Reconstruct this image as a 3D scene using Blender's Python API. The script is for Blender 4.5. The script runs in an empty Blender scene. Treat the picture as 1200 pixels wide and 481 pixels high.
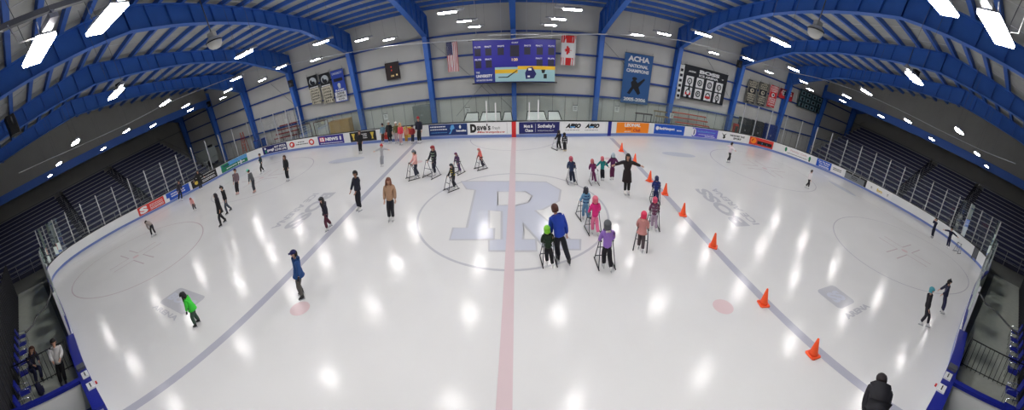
import bpy, bmesh, math, random
from mathutils import Vector, Matrix
random.seed(7)
C=bpy.context.scene.collection
sc=bpy.context.scene
PI=math.pi
# ------------------------------------------------------------------ camera
CP=dict(yc=13.306,h=5.5078,pt=0.4158,sx=374.2015,sy=457.7675,cx=605.3928,cy=252.1023,xc=0.3159,yaw=-0.007,roll=-0.0138)
def _rot():
    y,p,r=CP['yaw'],CP['pt'],CP['roll']
    A=Matrix(((math.cos(y),-math.sin(y),0),(math.sin(y),math.cos(y),0),(0,0,1)))
    B=Matrix(((1,0,0),(0,math.cos(p),-math.sin(p)),(0,math.sin(p),math.cos(p))))
    R=Matrix(((math.cos(r),0,math.sin(r)),(0,1,0),(-math.sin(r),0,math.cos(r))))
    return R@B@A
RM=_rot(); EYE=Vector((CP['xc'],-CP['yc'],CP['h']))
def ray(u,v):
    lon=(u-CP['cx'])/CP['sx']; t=math.tan(-(v-CP['cy'])/CP['sy'])
    return RM.transposed()@Vector((math.sin(lon),math.cos(lon),t))
def at(u,v,ax=2,val=0.0):
    d=ray(u,v); return EYE+d*((val-EYE[ax])/d[ax])
def pj(p):
    d=RM@(Vector(p)-EYE)
    return CP['sx']*math.atan2(d.x,d.y)+CP['cx'], -CP['sy']*math.atan2(d.z,math.hypot(d.x,d.y))+CP['cy']
cd=bpy.data.cameras.new('camera'); cam=bpy.data.objects.new('camera',cd); C.objects.link(cam)
cd.type='PANO'; cd.panorama_type='EQUIRECTANGULAR'
cd.longitude_min=(0-CP['cx'])/CP['sx']; cd.longitude_max=(1200-CP['cx'])/CP['sx']
cd.latitude_max=CP['cy']/CP['sy']; cd.latitude_min=-(481-CP['cy'])/CP['sy']
cd.clip_start=0.05; cd.clip_end=300
m=Matrix((RM[0],RM[2],-RM[1])).transposed().to_4x4(); m.translation=EYE; cam.matrix_world=m
sc.camera=cam
vs=sc.view_settings; vs.view_transform='Standard'; vs.look='None'; vs.gamma=1; vs.use_curve_mapping=False; vs.exposure=0.84
sc.cycles.use_denoising=True
sc.cycles.max_bounces=6; sc.cycles.diffuse_bounces=3; sc.cycles.glossy_bounces=3; sc.cycles.transparent_max_bounces=24; sc.cycles.transmission_bounces=2
sc.cycles.sample_clamp_indirect=6.0; sc.cycles.caustics_reflective=False; sc.cycles.caustics_refractive=False
w=bpy.data.worlds.new('world'); sc.world=w; w.use_nodes=True
w.node_tree.nodes['Background'].inputs[0].default_value=(.4,.5,.7,1); w.node_tree.nodes['Background'].inputs[1].default_value=0.02
# ------------------------------------------------------------------ materials
def lin(c): return tuple(((x/255)/12.92 if x/255<=.04045 else ((x/255+.055)/1.055)**2.4) for x in c)
MC={}
def mat(name,rgb,rough=.6,metal=0.,noise=0.,scale=4.,bump=0.,emit=None,spec=.5,rgb2=None):
    if name in MC: return MC[name]
    m=bpy.data.materials.new(name); m.use_nodes=True; nt=m.node_tree; b=nt.nodes['Principled BSDF']
    c=lin(rgb)+(1,)
    b.inputs['Base Color'].default_value=c; b.inputs['Roughness'].default_value=rough; b.inputs['Metallic'].default_value=metal
    b.inputs['Specular IOR Level'].default_value=spec
    if noise or bump:
        tc=nt.nodes.new('ShaderNodeTexCoord'); n=nt.nodes.new('ShaderNodeTexNoise'); n.inputs['Scale'].default_value=scale; n.inputs['Detail'].default_value=4
        nt.links.new(tc.outputs['Object'],n.inputs['Vector'])
        if noise:
            mx=nt.nodes.new('ShaderNodeMix'); mx.data_type='RGBA'
            c2=(lin(rgb2)+(1,)) if rgb2 else tuple(max(0,x*(1-noise)) for x in c[:3])+(1,)
            mx.inputs[6].default_value=c; mx.inputs[7].default_value=c2
            nt.links.new(n.outputs['Fac'],mx.inputs[0]); nt.links.new(mx.outputs[2],b.inputs['Base Color'])
        if bump:
            bp=nt.nodes.new('ShaderNodeBump'); bp.inputs['Strength'].default_value=bump; bp.inputs['Distance'].default_value=.01
            nt.links.new(n.outputs['Fac'],bp.inputs['Height']); nt.links.new(bp.outputs[0],b.inputs['Normal'])
    if emit is not None:
        b.inputs['Emission Color'].default_value=c; b.inputs['Emission Strength'].default_value=emit
    MC[name]=m; return m
def glassmat(name,tint,fac=.12,alpha_col=(1,1,1)):
    m=bpy.data.materials.new(name); m.use_nodes=True; nt=m.node_tree; nt.nodes.clear()
    o=nt.nodes.new('ShaderNodeOutputMaterial'); mx=nt.nodes.new('ShaderNodeMixShader'); mx2=nt.nodes.new('ShaderNodeMixShader')
    tr=nt.nodes.new('ShaderNodeBsdfTransparent'); tr.inputs[0].default_value=tint+(1,)
    gl=nt.nodes.new('ShaderNodeBsdfGlossy'); gl.inputs['Roughness'].default_value=.03; gl.inputs[0].default_value=(.9,1,.95,1)
    df=nt.nodes.new('ShaderNodeBsdfDiffuse'); df.inputs[0].default_value=alpha_col+(1,)
    fr=nt.nodes.new('ShaderNodeFresnel'); fr.inputs[0].default_value=1.35
    mx.inputs[0].default_value=fac
    nt.links.new(tr.outputs[0],mx.inputs[1]); nt.links.new(df.outputs[0],mx.inputs[2])
    nt.links.new(fr.outputs[0],mx2.inputs[0]); nt.links.new(mx.outputs[0],mx2.inputs[1]); nt.links.new(gl.outputs[0],mx2.inputs[2])
    nt.links.new(mx2.outputs[0],o.inputs[0]); return m
BLUE=mat('frame_blue_paint',(58,112,204),.45,noise=.18,scale=1.5)
GIRT=mat('girt_blue_paint',(42,74,150),.5)
PURL=mat('purlin_blue_paint',(60,106,194),.5,noise=.1)
INSUL=mat('roof_insulation_vinyl',(190,192,188),.6,noise=.35,scale=1.2,bump=.5)
WALLM=mat('wall_insulation_vinyl',(208,208,204),.7,noise=.14,scale=.6,bump=.6)
DGREY=mat('dark_grey_panel',(150,150,146),.8,noise=.2,scale=.7)
DARK=mat('black_paint',(16,17,20),.5)
WHITE=mat('white_board_plastic',(228,230,230),.35)
NAVY=mat('navy_plastic',(24,30,110),.4)
CAPB=mat('cap_blue_plastic',(22,34,140),.35)
KICK=mat('kick_plate_blue',(112,132,190),.4)
ALU=mat('aluminium',(200,202,205),.4,.3)
STEEL=mat('grey_steel',(110,112,116),.4,.6)
CHROME=mat('chrome',(210,212,215),.15,1.)
CONC=mat('concrete',(120,122,116),.8,noise=.2,scale=2,bump=.2)
RUBBER=mat('rubber_matting',(196,200,188),.85,noise=.25,scale=3)
RED=mat('red_plastic',(205,40,40),.4)
GLASS=glassmat('rink_glass_sheet',(.88,.95,.92),.06,(.55,.66,.6))
GLASSE=glassmat('end_glass_sheet',(.96,.97,.98),.015,(.5,.55,.55))
# ------------------------------------------------------------------ mesh builder
class MB:
    def __init__(s): s.v=[];s.f=[];s.m=[];s.mats=[];s.sm=[]
    def mi(s,m):
        if m not in s.mats: s.mats.append(m)
        return s.mats.index(m)
    def add(s,vs,fs,m,smooth=False):
        o=len(s.v); s.v+= [tuple(v) for v in vs]; k=s.mi(m)
        for f in fs: s.f.append(tuple(o+i for i in f)); s.m.append(k); s.sm.append(smooth)
        return s
    def box(s,c,d,m,rot=None):
        x,y,z=d[0]/2,d[1]/2,d[2]/2
        vs=[Vector((a*x,b*y,e*z)) for a in(-1,1) for b in(-1,1) for e in(-1,1)]
        if rot is not None: vs=[rot@v for v in vs]
        c=Vector(c); vs=[v+c for v in vs]
        return s.add(vs,[(0,1,3,2),(4,6,7,5),(0,4,5,1),(2,3,7,6),(0,2,6,4),(1,5,7,3)],m)
    def beam(s,a,b,w,h,m,up=Vector((0,0,1))):
        a=Vector(a);b=Vector(b);t=(b-a).normalized()
        if abs(t.dot(up))>.98: up=Vector((0,1,0))
        r=t.cross(up).normalized();u=r.cross(t)
        vs=[p+r*(i*w/2)+u*(j*h/2) for p in(a,b) for i,j in((-1,-1),(1,-1),(1,1),(-1,1))]
        return s.add(vs,[(0,1,2,3),(7,6,5,4),(0,4,5,1),(1,5,6,2),(2,6,7,3),(3,7,4,0)],m)
    def tube(s,pts,r,m,n=8,closed=False):
        pts=[Vector(p) for p in pts]; L=len(pts); rs=r if isinstance(r,(list,tuple)) else [r]*L
        vs=[];fs=[]; prev=None
        for i,p in enumerate(pts):
            if closed: t=(pts[(i+1)%L]-pts[i-1])
            else: t=(pts[min(i+1,L-1)]-pts[max(i-1,0)])
            t=t.normalized() if t.length>1e-9 else Vector((0,0,1))
            if prev is None: a=t.orthogonal().normalized()
            else:
                a=prev-t*prev.dot(t); a=a.normalized() if a.length>1e-6 else t.orthogonal().normalized()
            prev=a;b=t.cross(a)
            for k in range(n):
                q=2*PI*k/n; vs.append(p+(a*math.cos(q)+b*math.sin(q))*rs[i])
        for i in range(L if closed else L-1):
            j=(i+1)%L
            for k in range(n): fs.append((i*n+k,i*n+(k+1)%n,j*n+(k+1)%n,j*n+k))
        if not closed: fs.append(tuple(range(n-1,-1,-1))); fs.append(tuple((L-1)*n+k for k in range(n)))
        return s.add(vs,fs,m,True)
    def loft(s,rings,m,cap=True,smooth=True):
        n=len(rings[0]);vs=[p for r in rings for p in r];fs=[]
        for i in range(len(rings)-1):
            for k in range(n): fs.append((i*n+k,i*n+(k+1)%n,(i+1)*n+(k+1)%n,(i+1)*n+k))
        if cap: fs.append(tuple(range(n-1,-1,-1))); fs.append(tuple((len(rings)-1)*n+k for k in range(n)))
        return s.add(vs,fs,m,smooth)
    def lathe(s,prof,c,m,n=16,sx=1,sy=1,rot=None):
        c=Vector(c);R=rot or Matrix.Identity(3)
        return s.loft([[c+R@Vector((r*sx*math.cos(2*PI*k/n),r*sy*math.sin(2*PI*k/n),z)) for k in range(n)] for r,z in prof],m)
    def prism(s,poly,thick,m,f):
        # poly: 2D outline; f(x,y,t)->3D
        n=len(poly); vs=[f(x,y,0) for x,y in poly]+[f(x,y,thick) for x,y in poly]
        fs=[tuple(range(n-1,-1,-1)),tuple(range(n,2*n))]+[(i,(i+1)%n,n+(i+1)%n,n+i) for i in range(n)]
        return s.add(vs,fs,m)
    def build(s,name,parent=None,loc=None):
        me=bpy.data.meshes.new(name); me.from_pydata(s.v,[],s.f)
        for m in s.mats: me.materials.append(m)
        me.polygons.foreach_set('material_index',s.m); me.polygons.foreach_set('use_smooth',s.sm); me.update()
        bm=bmesh.new(); bm.from_mesh(me); bmesh.ops.recalc_face_normals(bm,faces=bm.faces); bm.to_mesh(me); bm.free()
        o=bpy.data.objects.new(name,me); C.objects.link(o)
        if parent is not None: o.parent=parent
        if loc is not None: o.location=loc
        return o
def tag(o,label=None,cat=None,group=None,kind=None):
    if label: o['label']=label
    if cat: o['category']=cat
    if group: o['group']=group
    if kind: o['kind']=kind
    return o
def empty(name,loc=(0,0,0),rz=0,label=None,cat=None,group=None):
    o=bpy.data.objects.new(name,None); C.objects.link(o); o.location=loc; o.rotation_euler=(0,0,rz); o.empty_display_size=.2
    return tag(o,label,cat,group)
def copy_tree(o,parent=None):
    c=o.copy(); C.objects.link(c); c.parent=parent
    for ch in list(o.children): copy_tree(ch,c)
    return c
# text as unit-square 2D triangles
TC={}
def text2d(t,bold=.02,italic=0.):
    k=(t,bold,italic)
    if k in TC: return TC[k]
    cu=bpy.data.curves.new('t','FONT'); cu.body=t; cu.size=1; cu.fill_mode='FRONT'; cu.offset=bold; cu.shear=italic; cu.resolution_u=3
    ob=bpy.data.objects.new('t',cu); C.objects.link(ob); bpy.context.view_layer.update()
    me=bpy.data.meshes.new_from_object(ob); vs=[v.co.copy() for v in me.vertices]; fs=[tuple(p.vertices) for p in me.polygons]
    bpy.data.objects.remove(ob); bpy.data.curves.remove(cu); bpy.data.meshes.remove(me)
    x0=min(v.x for v in vs);x1=max(v.x for v in vs);y0=min(v.y for v in vs);y1=max(v.y for v in vs)
    TC[k]=([((v.x-x0)/(x1-x0),(v.y-y0)/(y1-y0)) for v in vs],fs,(x1-x0)/(y1-y0)); return TC[k]
def put_text(mb,t,x0,y0,x1,y1,m,f,bold=.02,italic=0.):
    vs,fs,_=text2d(t,bold,italic)
    mb.add([f(x0+(x1-x0)*a,y0+(y1-y0)*b) for a,b in vs],fs,m); return mb
def quad(mb,x0,y0,x1,y1,m,f,n=1):
    for i in range(n):
        a=x0+(x1-x0)*i/n;b=x0+(x1-x0)*(i+1)/n
        mb.add([f(a,y0),f(b,y0),f(b,y1),f(a,y1)],[(0,1,2,3)],m)
    return mb
def disc(mb,cx,cy,rx,ry,m,f,n=20,a0=0):
    mb.add([f(cx+rx*math.cos(a0+2*PI*k/n),cy+ry*math.sin(a0+2*PI*k/n)) for k in range(n)],[tuple(range(n))],m); return mb
# ------------------------------------------------------------------ rink outline
def catmull(P,step=.5,closed=True):
    out=[];n=len(P)
    for i in range(n if closed else n-1):
        p0,p1,p2,p3=[Vector(P[(i+k)%n] if closed else P[min(max(i+k,0),n-1)]) for k in(-1,0,1,2)]
        m=max(1,int((p2-p1).length/step))
        for j in range(m):
            t=j/m; out.append(.5*((2*p1)+(p2-p0)*t+(2*p0-5*p1+4*p2-p3)*t*t+(3*p1-p0-3*p2+p3)*t**3))
    if not closed: out.append(Vector(P[-1]))
    return out
RP=[(0,-13.06),(-9,-13.06),(-14.5,-12.75),(-20,-12.6),(-25,-12.55),(-29.4,-12.0),(-32.6,-9.9),(-34.0,-6.8),(-34.0,-3.0),(-32.4,1.6),(-31.1,6.2),(-30.6,9.8),(-30.2,12.6),(-28.2,14.6),(-24.2,14.9),(-20,14.35),(-16.3,13.6),(-11.3,12.8),(-7.3,12.4),(-3.6,11.95),(0,11.7),(3.4,11.9),(6.8,12.4),(11.1,13.55),(15.9,14.3),(21.6,14.95),(26.2,14.9),(29.4,13.5),(31.8,11.2),(34.2,8.0),(35.6,3.8),(36,-1),(35.2,-5.7),(32.4,-9.6),(29,-12.0),(25,-12.5),(20,-12.3),(14.5,-12.6),(9,-13.06)]
PATH=catmull(RP,.45)
NP=len(PATH)
def pnorm(i):
    t=(PATH[(i+1)%NP]-PATH[i-1]).normalized(); return Vector((t.y,-t.x))  # checked below
# orientation: make normal point outward
_c=Vector((0,0)); 
if pnorm(NP//2).dot(PATH[NP//2])<0: SGN=-1
else: SGN=1
CUM=[0.]
for i in range(NP): CUM.append(CUM[-1]+(PATH[(i+1)%NP]-PATH[i]).length)
LEN=CUM[-1]
import bisect
def ps(s,off=0.):
    s=s%LEN; i=min(bisect.bisect_right(CUM,s)-1,NP-1); t=(s-CUM[i])/(CUM[i+1]-CUM[i])
    p=PATH[i].lerp(PATH[(i+1)%NP],t); n=(pnorm(i).lerp(pnorm((i+1)%NP),t)).normalized()*SGN
    return p+n*off
def s_at_u(u,z=.6):
    best=None
    for k in range(int(LEN/.1)):
        s=k*.1; p=ps(s)
        if p.y<-12.0 : continue
        d=abs(pj((p.x,p.y,z))[0]-u)
        if best is None or d<best[0]: best=(d,s)
    return best[1]
def s_near(x,y):
    return min((( ps(k*.1)-Vector((x,y))).length,k*.1) for k in range(int(LEN/.1)))[1]
# ================================================================== ICE
def icemat(name,rgb,c2=None,amt=.0):
    m=bpy.data.materials.new(name); m.use_nodes=True; nt=m.node_tree; b=nt.nodes['Principled BSDF']
    tc=nt.nodes.new('ShaderNodeTexCoord'); n=nt.nodes.new('ShaderNodeTexNoise'); n.inputs['Scale'].default_value=.35; n.inputs['Detail'].default_value=6
    nt.links.new(tc.outputs['Object'],n.inputs['Vector'])
    mx=nt.nodes.new('ShaderNodeMix'); mx.data_type='RGBA'; mx.inputs[6].default_value=lin(rgb)+(1,); mx.inputs[7].default_value=lin(c2 or tuple(x*.94 for x in rgb))+(1,)
    nt.links.new(n.outputs['Fac'],mx.inputs[0]); nt.links.new(mx.outputs[2],b.inputs['Base Color'])
    # skate scratches: stretched fine noise drives roughness and bump
    mp=nt.nodes.new('ShaderNodeMapping'); mp.inputs['Scale'].default_value=(3,.6,1); mp.inputs['Rotation'].default_value=(0,0,.5)
    n2=nt.nodes.new('ShaderNodeTexNoise'); n2.inputs['Scale'].default_value=5; n2.inputs['Detail'].default_value=8; n2.inputs['Roughness'].default_value=.7
    nt.links.new(tc.outputs['Object'],mp.inputs[0]); nt.links.new(mp.outputs[0],n2.inputs['Vector'])
    mr=nt.nodes.new('ShaderNodeMapRange'); mr.inputs[3].default_value=.13; mr.inputs[4].default_value=.21
    nt.links.new(n2.outputs['Fac'],mr.inputs[0]); nt.links.new(mr.outputs[0],b.inputs['Roughness'])
    bp=nt.nodes.new('ShaderNodeBump'); bp.inputs['Strength'].default_value=.10; bp.inputs['Distance'].default_value=.01
    nt.links.new(n2.outputs['Fac'],bp.inputs['Height']); nt.links.new(bp.outputs[0],b.inputs['Normal'])
    b.inputs['IOR'].default_value=1.31
    return m
ICE=icemat('ice_sheet',(230,230,229))
IBLUE=icemat('ice_blue_line_paint',(186,187,200)); IRED=icemat('ice_red_line_paint',(222,202,205)); IGREY=icemat('ice_grey_paint',(198,199,205))
ICIRC=icemat('ice_circle_paint',(198,196,204)); IPBL=icemat('ice_pale_blue_paint',(206,210,222)); IPINK=icemat('ice_pink_dot_paint',(228,204,206)); IROSE=icemat('ice_rose_circle_paint',(204,188,192))
mb=MB(); outl=[(p.x,p.y,0) for p in PATH]; mb.add(outl,[tuple(range(NP))],ICE); floor=mb.build('floor'); tag(floor,'glossy white ice sheet of the rink',kind='structure')
LV=[.0015]
def mark(name,fn):
    LV[0]+=.0003; z=LV[0]; mb=MB(); fn(mb,lambda x,y:(x,y,z)); o=mb.build(name,floor); o['kind']='structure'; return o
def ribbon(mb,pts,w,m,f,closed=False):
    n=len(pts); L=[];R=[]
    for i,p in enumerate(pts):
        a=Vector(pts[(i+1)%n] if closed else pts[min(i+1,n-1)])-Vector(pts[i-1] if closed else pts[max(i-1,0)]); a.normalize(); q=Vector((-a.y,a.x))*w/2
        L.append(f(p[0]+q.x,p[1]+q.y)); R.append(f(p[0]-q.x,p[1]-q.y))
    k=n if closed else n-1
    mb.add(L+R,[(i,(i+1)%n,n+(i+1)%n,n+i) for i in range(k)],m)
ell=lambda cx,cy,rx,ry,n=96:[(cx+rx*math.cos(2*PI*k/n),cy+ry*math.sin(2*PI*k/n)) for k in range(n)]
for nm,cx,cy,rx,ry in (('faceoff_circle',-21.5,-6.45,5.5,5.05),('faceoff_circle',22.,-6.75,6.2,5.0),('faceoff_circle',-21,6.7,5.0,4.9),('faceoff_circle',20.8,7.3,5.2,4.8)):
    mark(nm,lambda mb,f:ribbon(mb,ell(cx,cy,rx,ry),.07,IROSE if cx<0 and cy<0 else ICIRC,f,True))
    def star(mb,f):
        for dx in(-1,1):
            for dy in(-1,1):
                ribbon(mb,[(cx+dx*.5,cy+dy*2.0),(cx+dx*.5,cy+dy*.4),(cx+dx*2.4,cy+dy*.4)],.09,IROSE,f)
        disc(mb,cx,cy,.25,.25,IPINK,f)
    mark('faceoff_mark',star)
mark('centre_circle',lambda mb,f:ribbon(mb,ell(.05,-.3,4.2,4.18),.10,IGREY,f,True))
mark('referee_crease',lambda mb,f:ribbon(mb,[(0+3.4*math.cos(a),11.6+3.4*math.sin(a)) for a in [PI+ .05+k*(PI-.1)/30 for k in range(31)]],.06,ICIRC,f))
for sx in(-1,1):
    mark('blue_line',lambda mb,f:ribbon(mb,[(sx*7.95,y/2) for y in range(-26,25)],.34,IBLUE,f))
    mark('goal_line',lambda mb,f:ribbon(mb,[(sx*30.2,y/2) for y in range(-20,22)],.05,IROSE,f))
    mark('neutral_zone_dot',lambda mb,f:disc(mb,sx*6.28,-6.95,.34,.34,IPINK,f))
    mark('neutral_zone_dot',lambda mb,f:disc(mb,sx*6.3,6.6,.3,.3,IPINK,f))
# centre letter R traced on the ice
def Rlogo(outline):
    P=[(540,213),(640,213.5),(657,223),(655,236),(636,246),(627,247),(668,281),(680,281),(680,293),(640,293),(613,262),(613,281),(628,281),(629,294.5),(573,294.5),(573,281),(588,281),(588,248),(573,247),(573,268),(579,268),(579,281),(527,281.5),(531,267.5),(547,267.5),(557,223),(547,222)]
    return [at(u,v)[:2] for u,v in P]
def rl(mb,f):
    P=Rlogo(1); mb.add([f(*p) for p in P],[tuple(range(len(P)))],IPBL)
mark('centre_logo',rl)
mark('centre_logo_outline',lambda mb,f:ribbon(mb,Rlogo(1),.10,IGREY,f,True))
def bowl(mb,f):
    P=[at(u,v)[:2] for u,v in [(583,225),(616,225),(624,230),(619,238),(606,241),(583,241)]]; mb.add([f(*p) for p in P],[tuple(range(6))],ICE); ribbon(mb,P,.09,IGREY,f,True)
mark('centre_logo_bowl',bowl)
mark('red_line',lambda mb,f:ribbon(mb,[(0,y/2) for y in range(-26,24)],.32,IRED,f))
def icetext(t,cx,cy,w,h,rot,m,bold=.03):
    c,s=math.cos(rot),math.sin(rot)
    def fn(mb,f): put_text(mb,t,-w/2,-h/2,w/2,h/2,m,lambda x,y:f(cx+x*c-y*s,cy+x*s+y*c),bold)
    return mark('ice_lettering',fn)
icetext('BOSS',10.75,-.1,4.4,.95,PI/2,IGREY,.05); icetext('ICE ARENA',11.75,0,4.4,.5,PI/2,IGREY)
icetext('BOSS',-10.7,.1,4.3,.95,-PI/2,IGREY,.05); icetext('ICE ARENA',-11.75,.1,4.3,.5,-PI/2,IGREY)
def pad(cx,cy):
    def fn(mb,f):
        w,h,r=.62,.62,.2
        P=[]
        for k,(x,y) in enumerate(((1,1),(-1,1),(-1,-1),(1,-1))):
            for j in range(5):
                a=k*PI/2+j*PI/8; P.append(f(cx+x*(w-r)+r*math.cos(a),cy+y*(h-r)+r*math.sin(a)))
        mb.add(P,[tuple(range(len(P)))],IGREY)
    return fn
mark('ice_logo_pad',pad(11.2,-7.98)); icetext('SS',11.2,-7.98,.8,.62,0,IPBL,.05); icetext('ARENA',11.3,-9.0,1.8,.28,0,IGREY,.05)
mark('ice_logo_pad',pad(-11.4,-8.2)); mark('ice_logo_pad',pad(-12.4,-8.2)); icetext('BOSS',-11.9,-8.2,2.0,.5,0,IPBL,.05); icetext('ARENA',-11.9,-9.1,2.2,.25,0,IGREY)
mark('ice_patch',lambda mb,f:disc(mb,12.6,8.6,1.5,.55,IPBL,f)); mark('ice_patch',lambda mb,f:disc(mb,-13,8.6,1.7,.6,IPBL,f)); mark('ice_patch',lambda mb,f:disc(mb,29.5,4.2,.6,1.9,IPBL,f))

# concrete around
mb=MB(); mb.box((0,-4,-.08),(104,48,.1),CONC); o=mb.build('floor_concrete_surround'); tag(o,'bare concrete floor around the rink',kind='structure')
mb=MB(); mb.box((-19.5,-14.35,-.005),(21.3,2.5,.03),RUBBER); mb.box((19.5,-14.35,-.005),(21.3,2.5,.03),RUBBER); o=mb.build('floor_rubber_walkway'); tag(o,'pale rubber flooring behind the near boards',kind='structure')

# ================================================================== WALLS
YW=18.2
mb=MB(); mb.box((0,YW+.1,4.8),(102,.2,9.8),WALLM)
wall=mb.build('wall_far'); tag(wall,'pale grey insulated far wall with blue girts',kind='structure')
mb=MB()
for z in (2.15,3.75,5.5,7.25): mb.box((0,YW-.12,z),(99,.22,.16),GIRT)
mb.build('girt',wall)
mb=MB()
for k in range(-40,41): mb.box((k*1.22,YW-.012,1.05),(.03,.02,2.1),STEEL)
mb.build('panel_seam',wall)
# cross bracing rods
mb=MB()
for a,b in (((-7.8,7.2),(-2.2,2.2)),((-2.2,3.7),(-5.6,.6)),((-3.2,3.7),(0,.8)),((7.9,7),(12,3.8)),((19,7.2),(23,4)),((-27,7),(-24,3.9))): mb.tube([(a[0],YW-.3,a[1]),(b[0],YW-.3,b[1])],.015,STEEL,5)
mb.build('brace_rod',wall)
for side,sx in(('left',-1),('right',1)):
    mb=MB(); mb.box((sx*49.6,-4,5.5),(.3,46,11.5),DGREY); o=mb.build('wall_'+side); tag(o,'dark grey end wall above the bleachers',kind='structure')
    mb=MB(); mb.box((sx*39.35,-4.3,8.0),(.35,43.5,.85),PURL); mb.build('fascia_beam',o)
    mb=MB()
    pr=[(-26,7.6),(17.4,7.6),(17.4,9.75),(-4.3,12.85),(-26,9.75)]
    mb.prism(pr,.1,DGREY,lambda y,z,t:(sx*(39.3+t),y,z)); mb.build('bulkhead',o)
    mb=MB(); mb.box((sx*48.9,-2.3,6.05),(.25,40,.12),STEEL); mb.build('ledge',o)
mb=MB(); mb.box((0,-27.2,5),(100,.2,11),DGREY); o=mb.build('wall_near'); tag(o,'dark wall behind the near side',kind='structure')

# ================================================================== ROOF
RY=-4.3
def roofz(y): return 12.9-.14*abs(y-RY)
mb=MB()
for s in(-1,1):
    ya,yb=RY,RY+s*23.2
    mb.add([(-50,ya,roofz(ya)),(50,ya,roofz(ya)),(50,yb,roofz(yb)),(-50,yb,roofz(yb)),(-50,ya,roofz(ya)+.1),(50,ya,roofz(ya)+.1),(50,yb,roofz(yb)+.1),(-50,yb,roofz(yb)+.1)],[(0,1,2,3),(4,5,6,7),(0,1,5,4),(2,3,7,6),(0,3,7,4),(1,2,6,5)],INSUL)
ceil=mb.build('ceiling'); tag(ceil,'pale insulated roof lining between blue purlins',kind='structure')
mb=MB()
for s in(-1,1):
    for k in range(15):
        y=RY+s*(.7+k*1.52); z=roofz(y)-.14
        mb.box((0,y,z),(99,.14,.27),PURL); mb.box((0,y+.12,z-.12),(99,.16,.02),PURL)
mb.build('purlin',ceil)
mb=MB()
for x in range(-48,50,2):
    for s in(-1,1):
        mb.beam((x+.7,RY,roofz(RY)-.015),(x+.7,RY+s*22.5,roofz(RY+s*22.5)-.015),.05,.02,ALU)
mb.build('lining_strap',ceil)
# portal frames
LOW=[(17.55,0),(17.1,7.4),(15.3,8.0),(12.7,8.8),(10.2,9.55),(7.4,9.95),(5.1,10.35),(1.5,10.72),(-1.6,11.0),(RY,11.2)]
def prof():
    lo=[Vector(p) for p in LOW]; hi=[Vector((18.05,0)),Vector((18.05,9.1))]+[Vector((y,roofz(y)-.28)) for y,_ in LOW[2:]]
    return lo,hi
FX=[0,7.8,15.65,23.6,31.7,39.6,48.3]
FN={0:'at centre ice behind the scoreboard'}
names=['nearest the centre one, {} of the scoreboard','second {} of the scoreboard','third {} of the scoreboard','fourth {} of the scoreboard','fifth {} of the scoreboard, by the bleachers','last one, against the {} end wall']
def frame(X,label):
    root=empty('roof_frame',(X,YW-.2,0),0,label,'steel frame','blue portal frames')
    lo,hi=prof()
    for nm,rg in (('column',(0,1)),('rafter',None)):
        mb=MB()
        for mir in(0,1):
            fy=(lambda y:y) if not mir else (lambda y:2*RY-y)
            idx=[0,1] if nm=='column' else list(range(1,len(lo)))
            for a,b in zip(idx[:-1],idx[1:]):
                A,B,D,E_=lo[a],lo[b],hi[b],hi[a]
                # web
                for (p,q,r_,t_) in ((A,B,D,E_),):
                    vs=[(X-.01,fy(v.x),v.y) for v in (p,q,r_,t_)]+[(X+.01,fy(v.x),v.y) for v in (p,q,r_,t_)]
                    mb.add(vs,[(0,1,2,3),(7,6,5,4),(0,1,5,4),(2,3,7,6)],BLUE)
                # flanges
                w=.44
                for p,q in ((A,B),(E_,D)):
                    mb.beam((X,fy(p.x),p.y),(X,fy(q.x),q.y),w,.03,BLUE,up=Vector((0,1,0)) if nm=='column' else Vector((0,0,1)))
                mb.beam((X,fy(B.x),B.y),(X,fy(D.x),D.y),.3,.02,BLUE,up=Vector((0,1,.01)))
                if nm=='rafter':
                    M1=(A+B)/2;M2=(D+E_)/2
                    mb.beam((X,fy(M1.x),M1.y),(X,fy(M2.x),M2.y),.28,.015,BLUE,up=Vector((0,1,.01)))
        o=mb.build(nm,root); o.matrix_parent_inverse=Matrix.Translation((-X,-(YW-.2),0))
    return root
bpy.context.view_layer.update()
for i,x in enumerate(FX):
    for s in ((1,) if i==0 else (-1,1)):
        side='right' if s>0 else 'left'
        frame(s*x,'blue steel portal frame '+(FN[0] if i==0 else names[i-1].format(side)))

# ================================================================== BOARDS
bpy.context.view_layer.update()
boards=empty('rink_boards',(0,11.8,0),0,'white dasher boards with advertising running all the way round the ice','rink boards')
def at_root(o,root):
    o.matrix_parent_inverse=Matrix.Translation(-Vector(root.location)); return o
def sweep(mb,s0,s1,sec,m,step=.4):
    n=max(2,int((s1-s0)/step)+1); rings=[]
    for i in range(n):
        s=s0+(s1-s0)*i/(n-1); rings.append([Vector((*ps(s,o),z)) for o,z in sec])
    return mb.loft(rings,m,cap=abs(s1-s0-LEN)>.01,smooth=False)
sA=s_near(-7.0,-13.06) ; sB=s_near(7.0,-13.06)
if sB<sA: sB+=LEN
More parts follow.
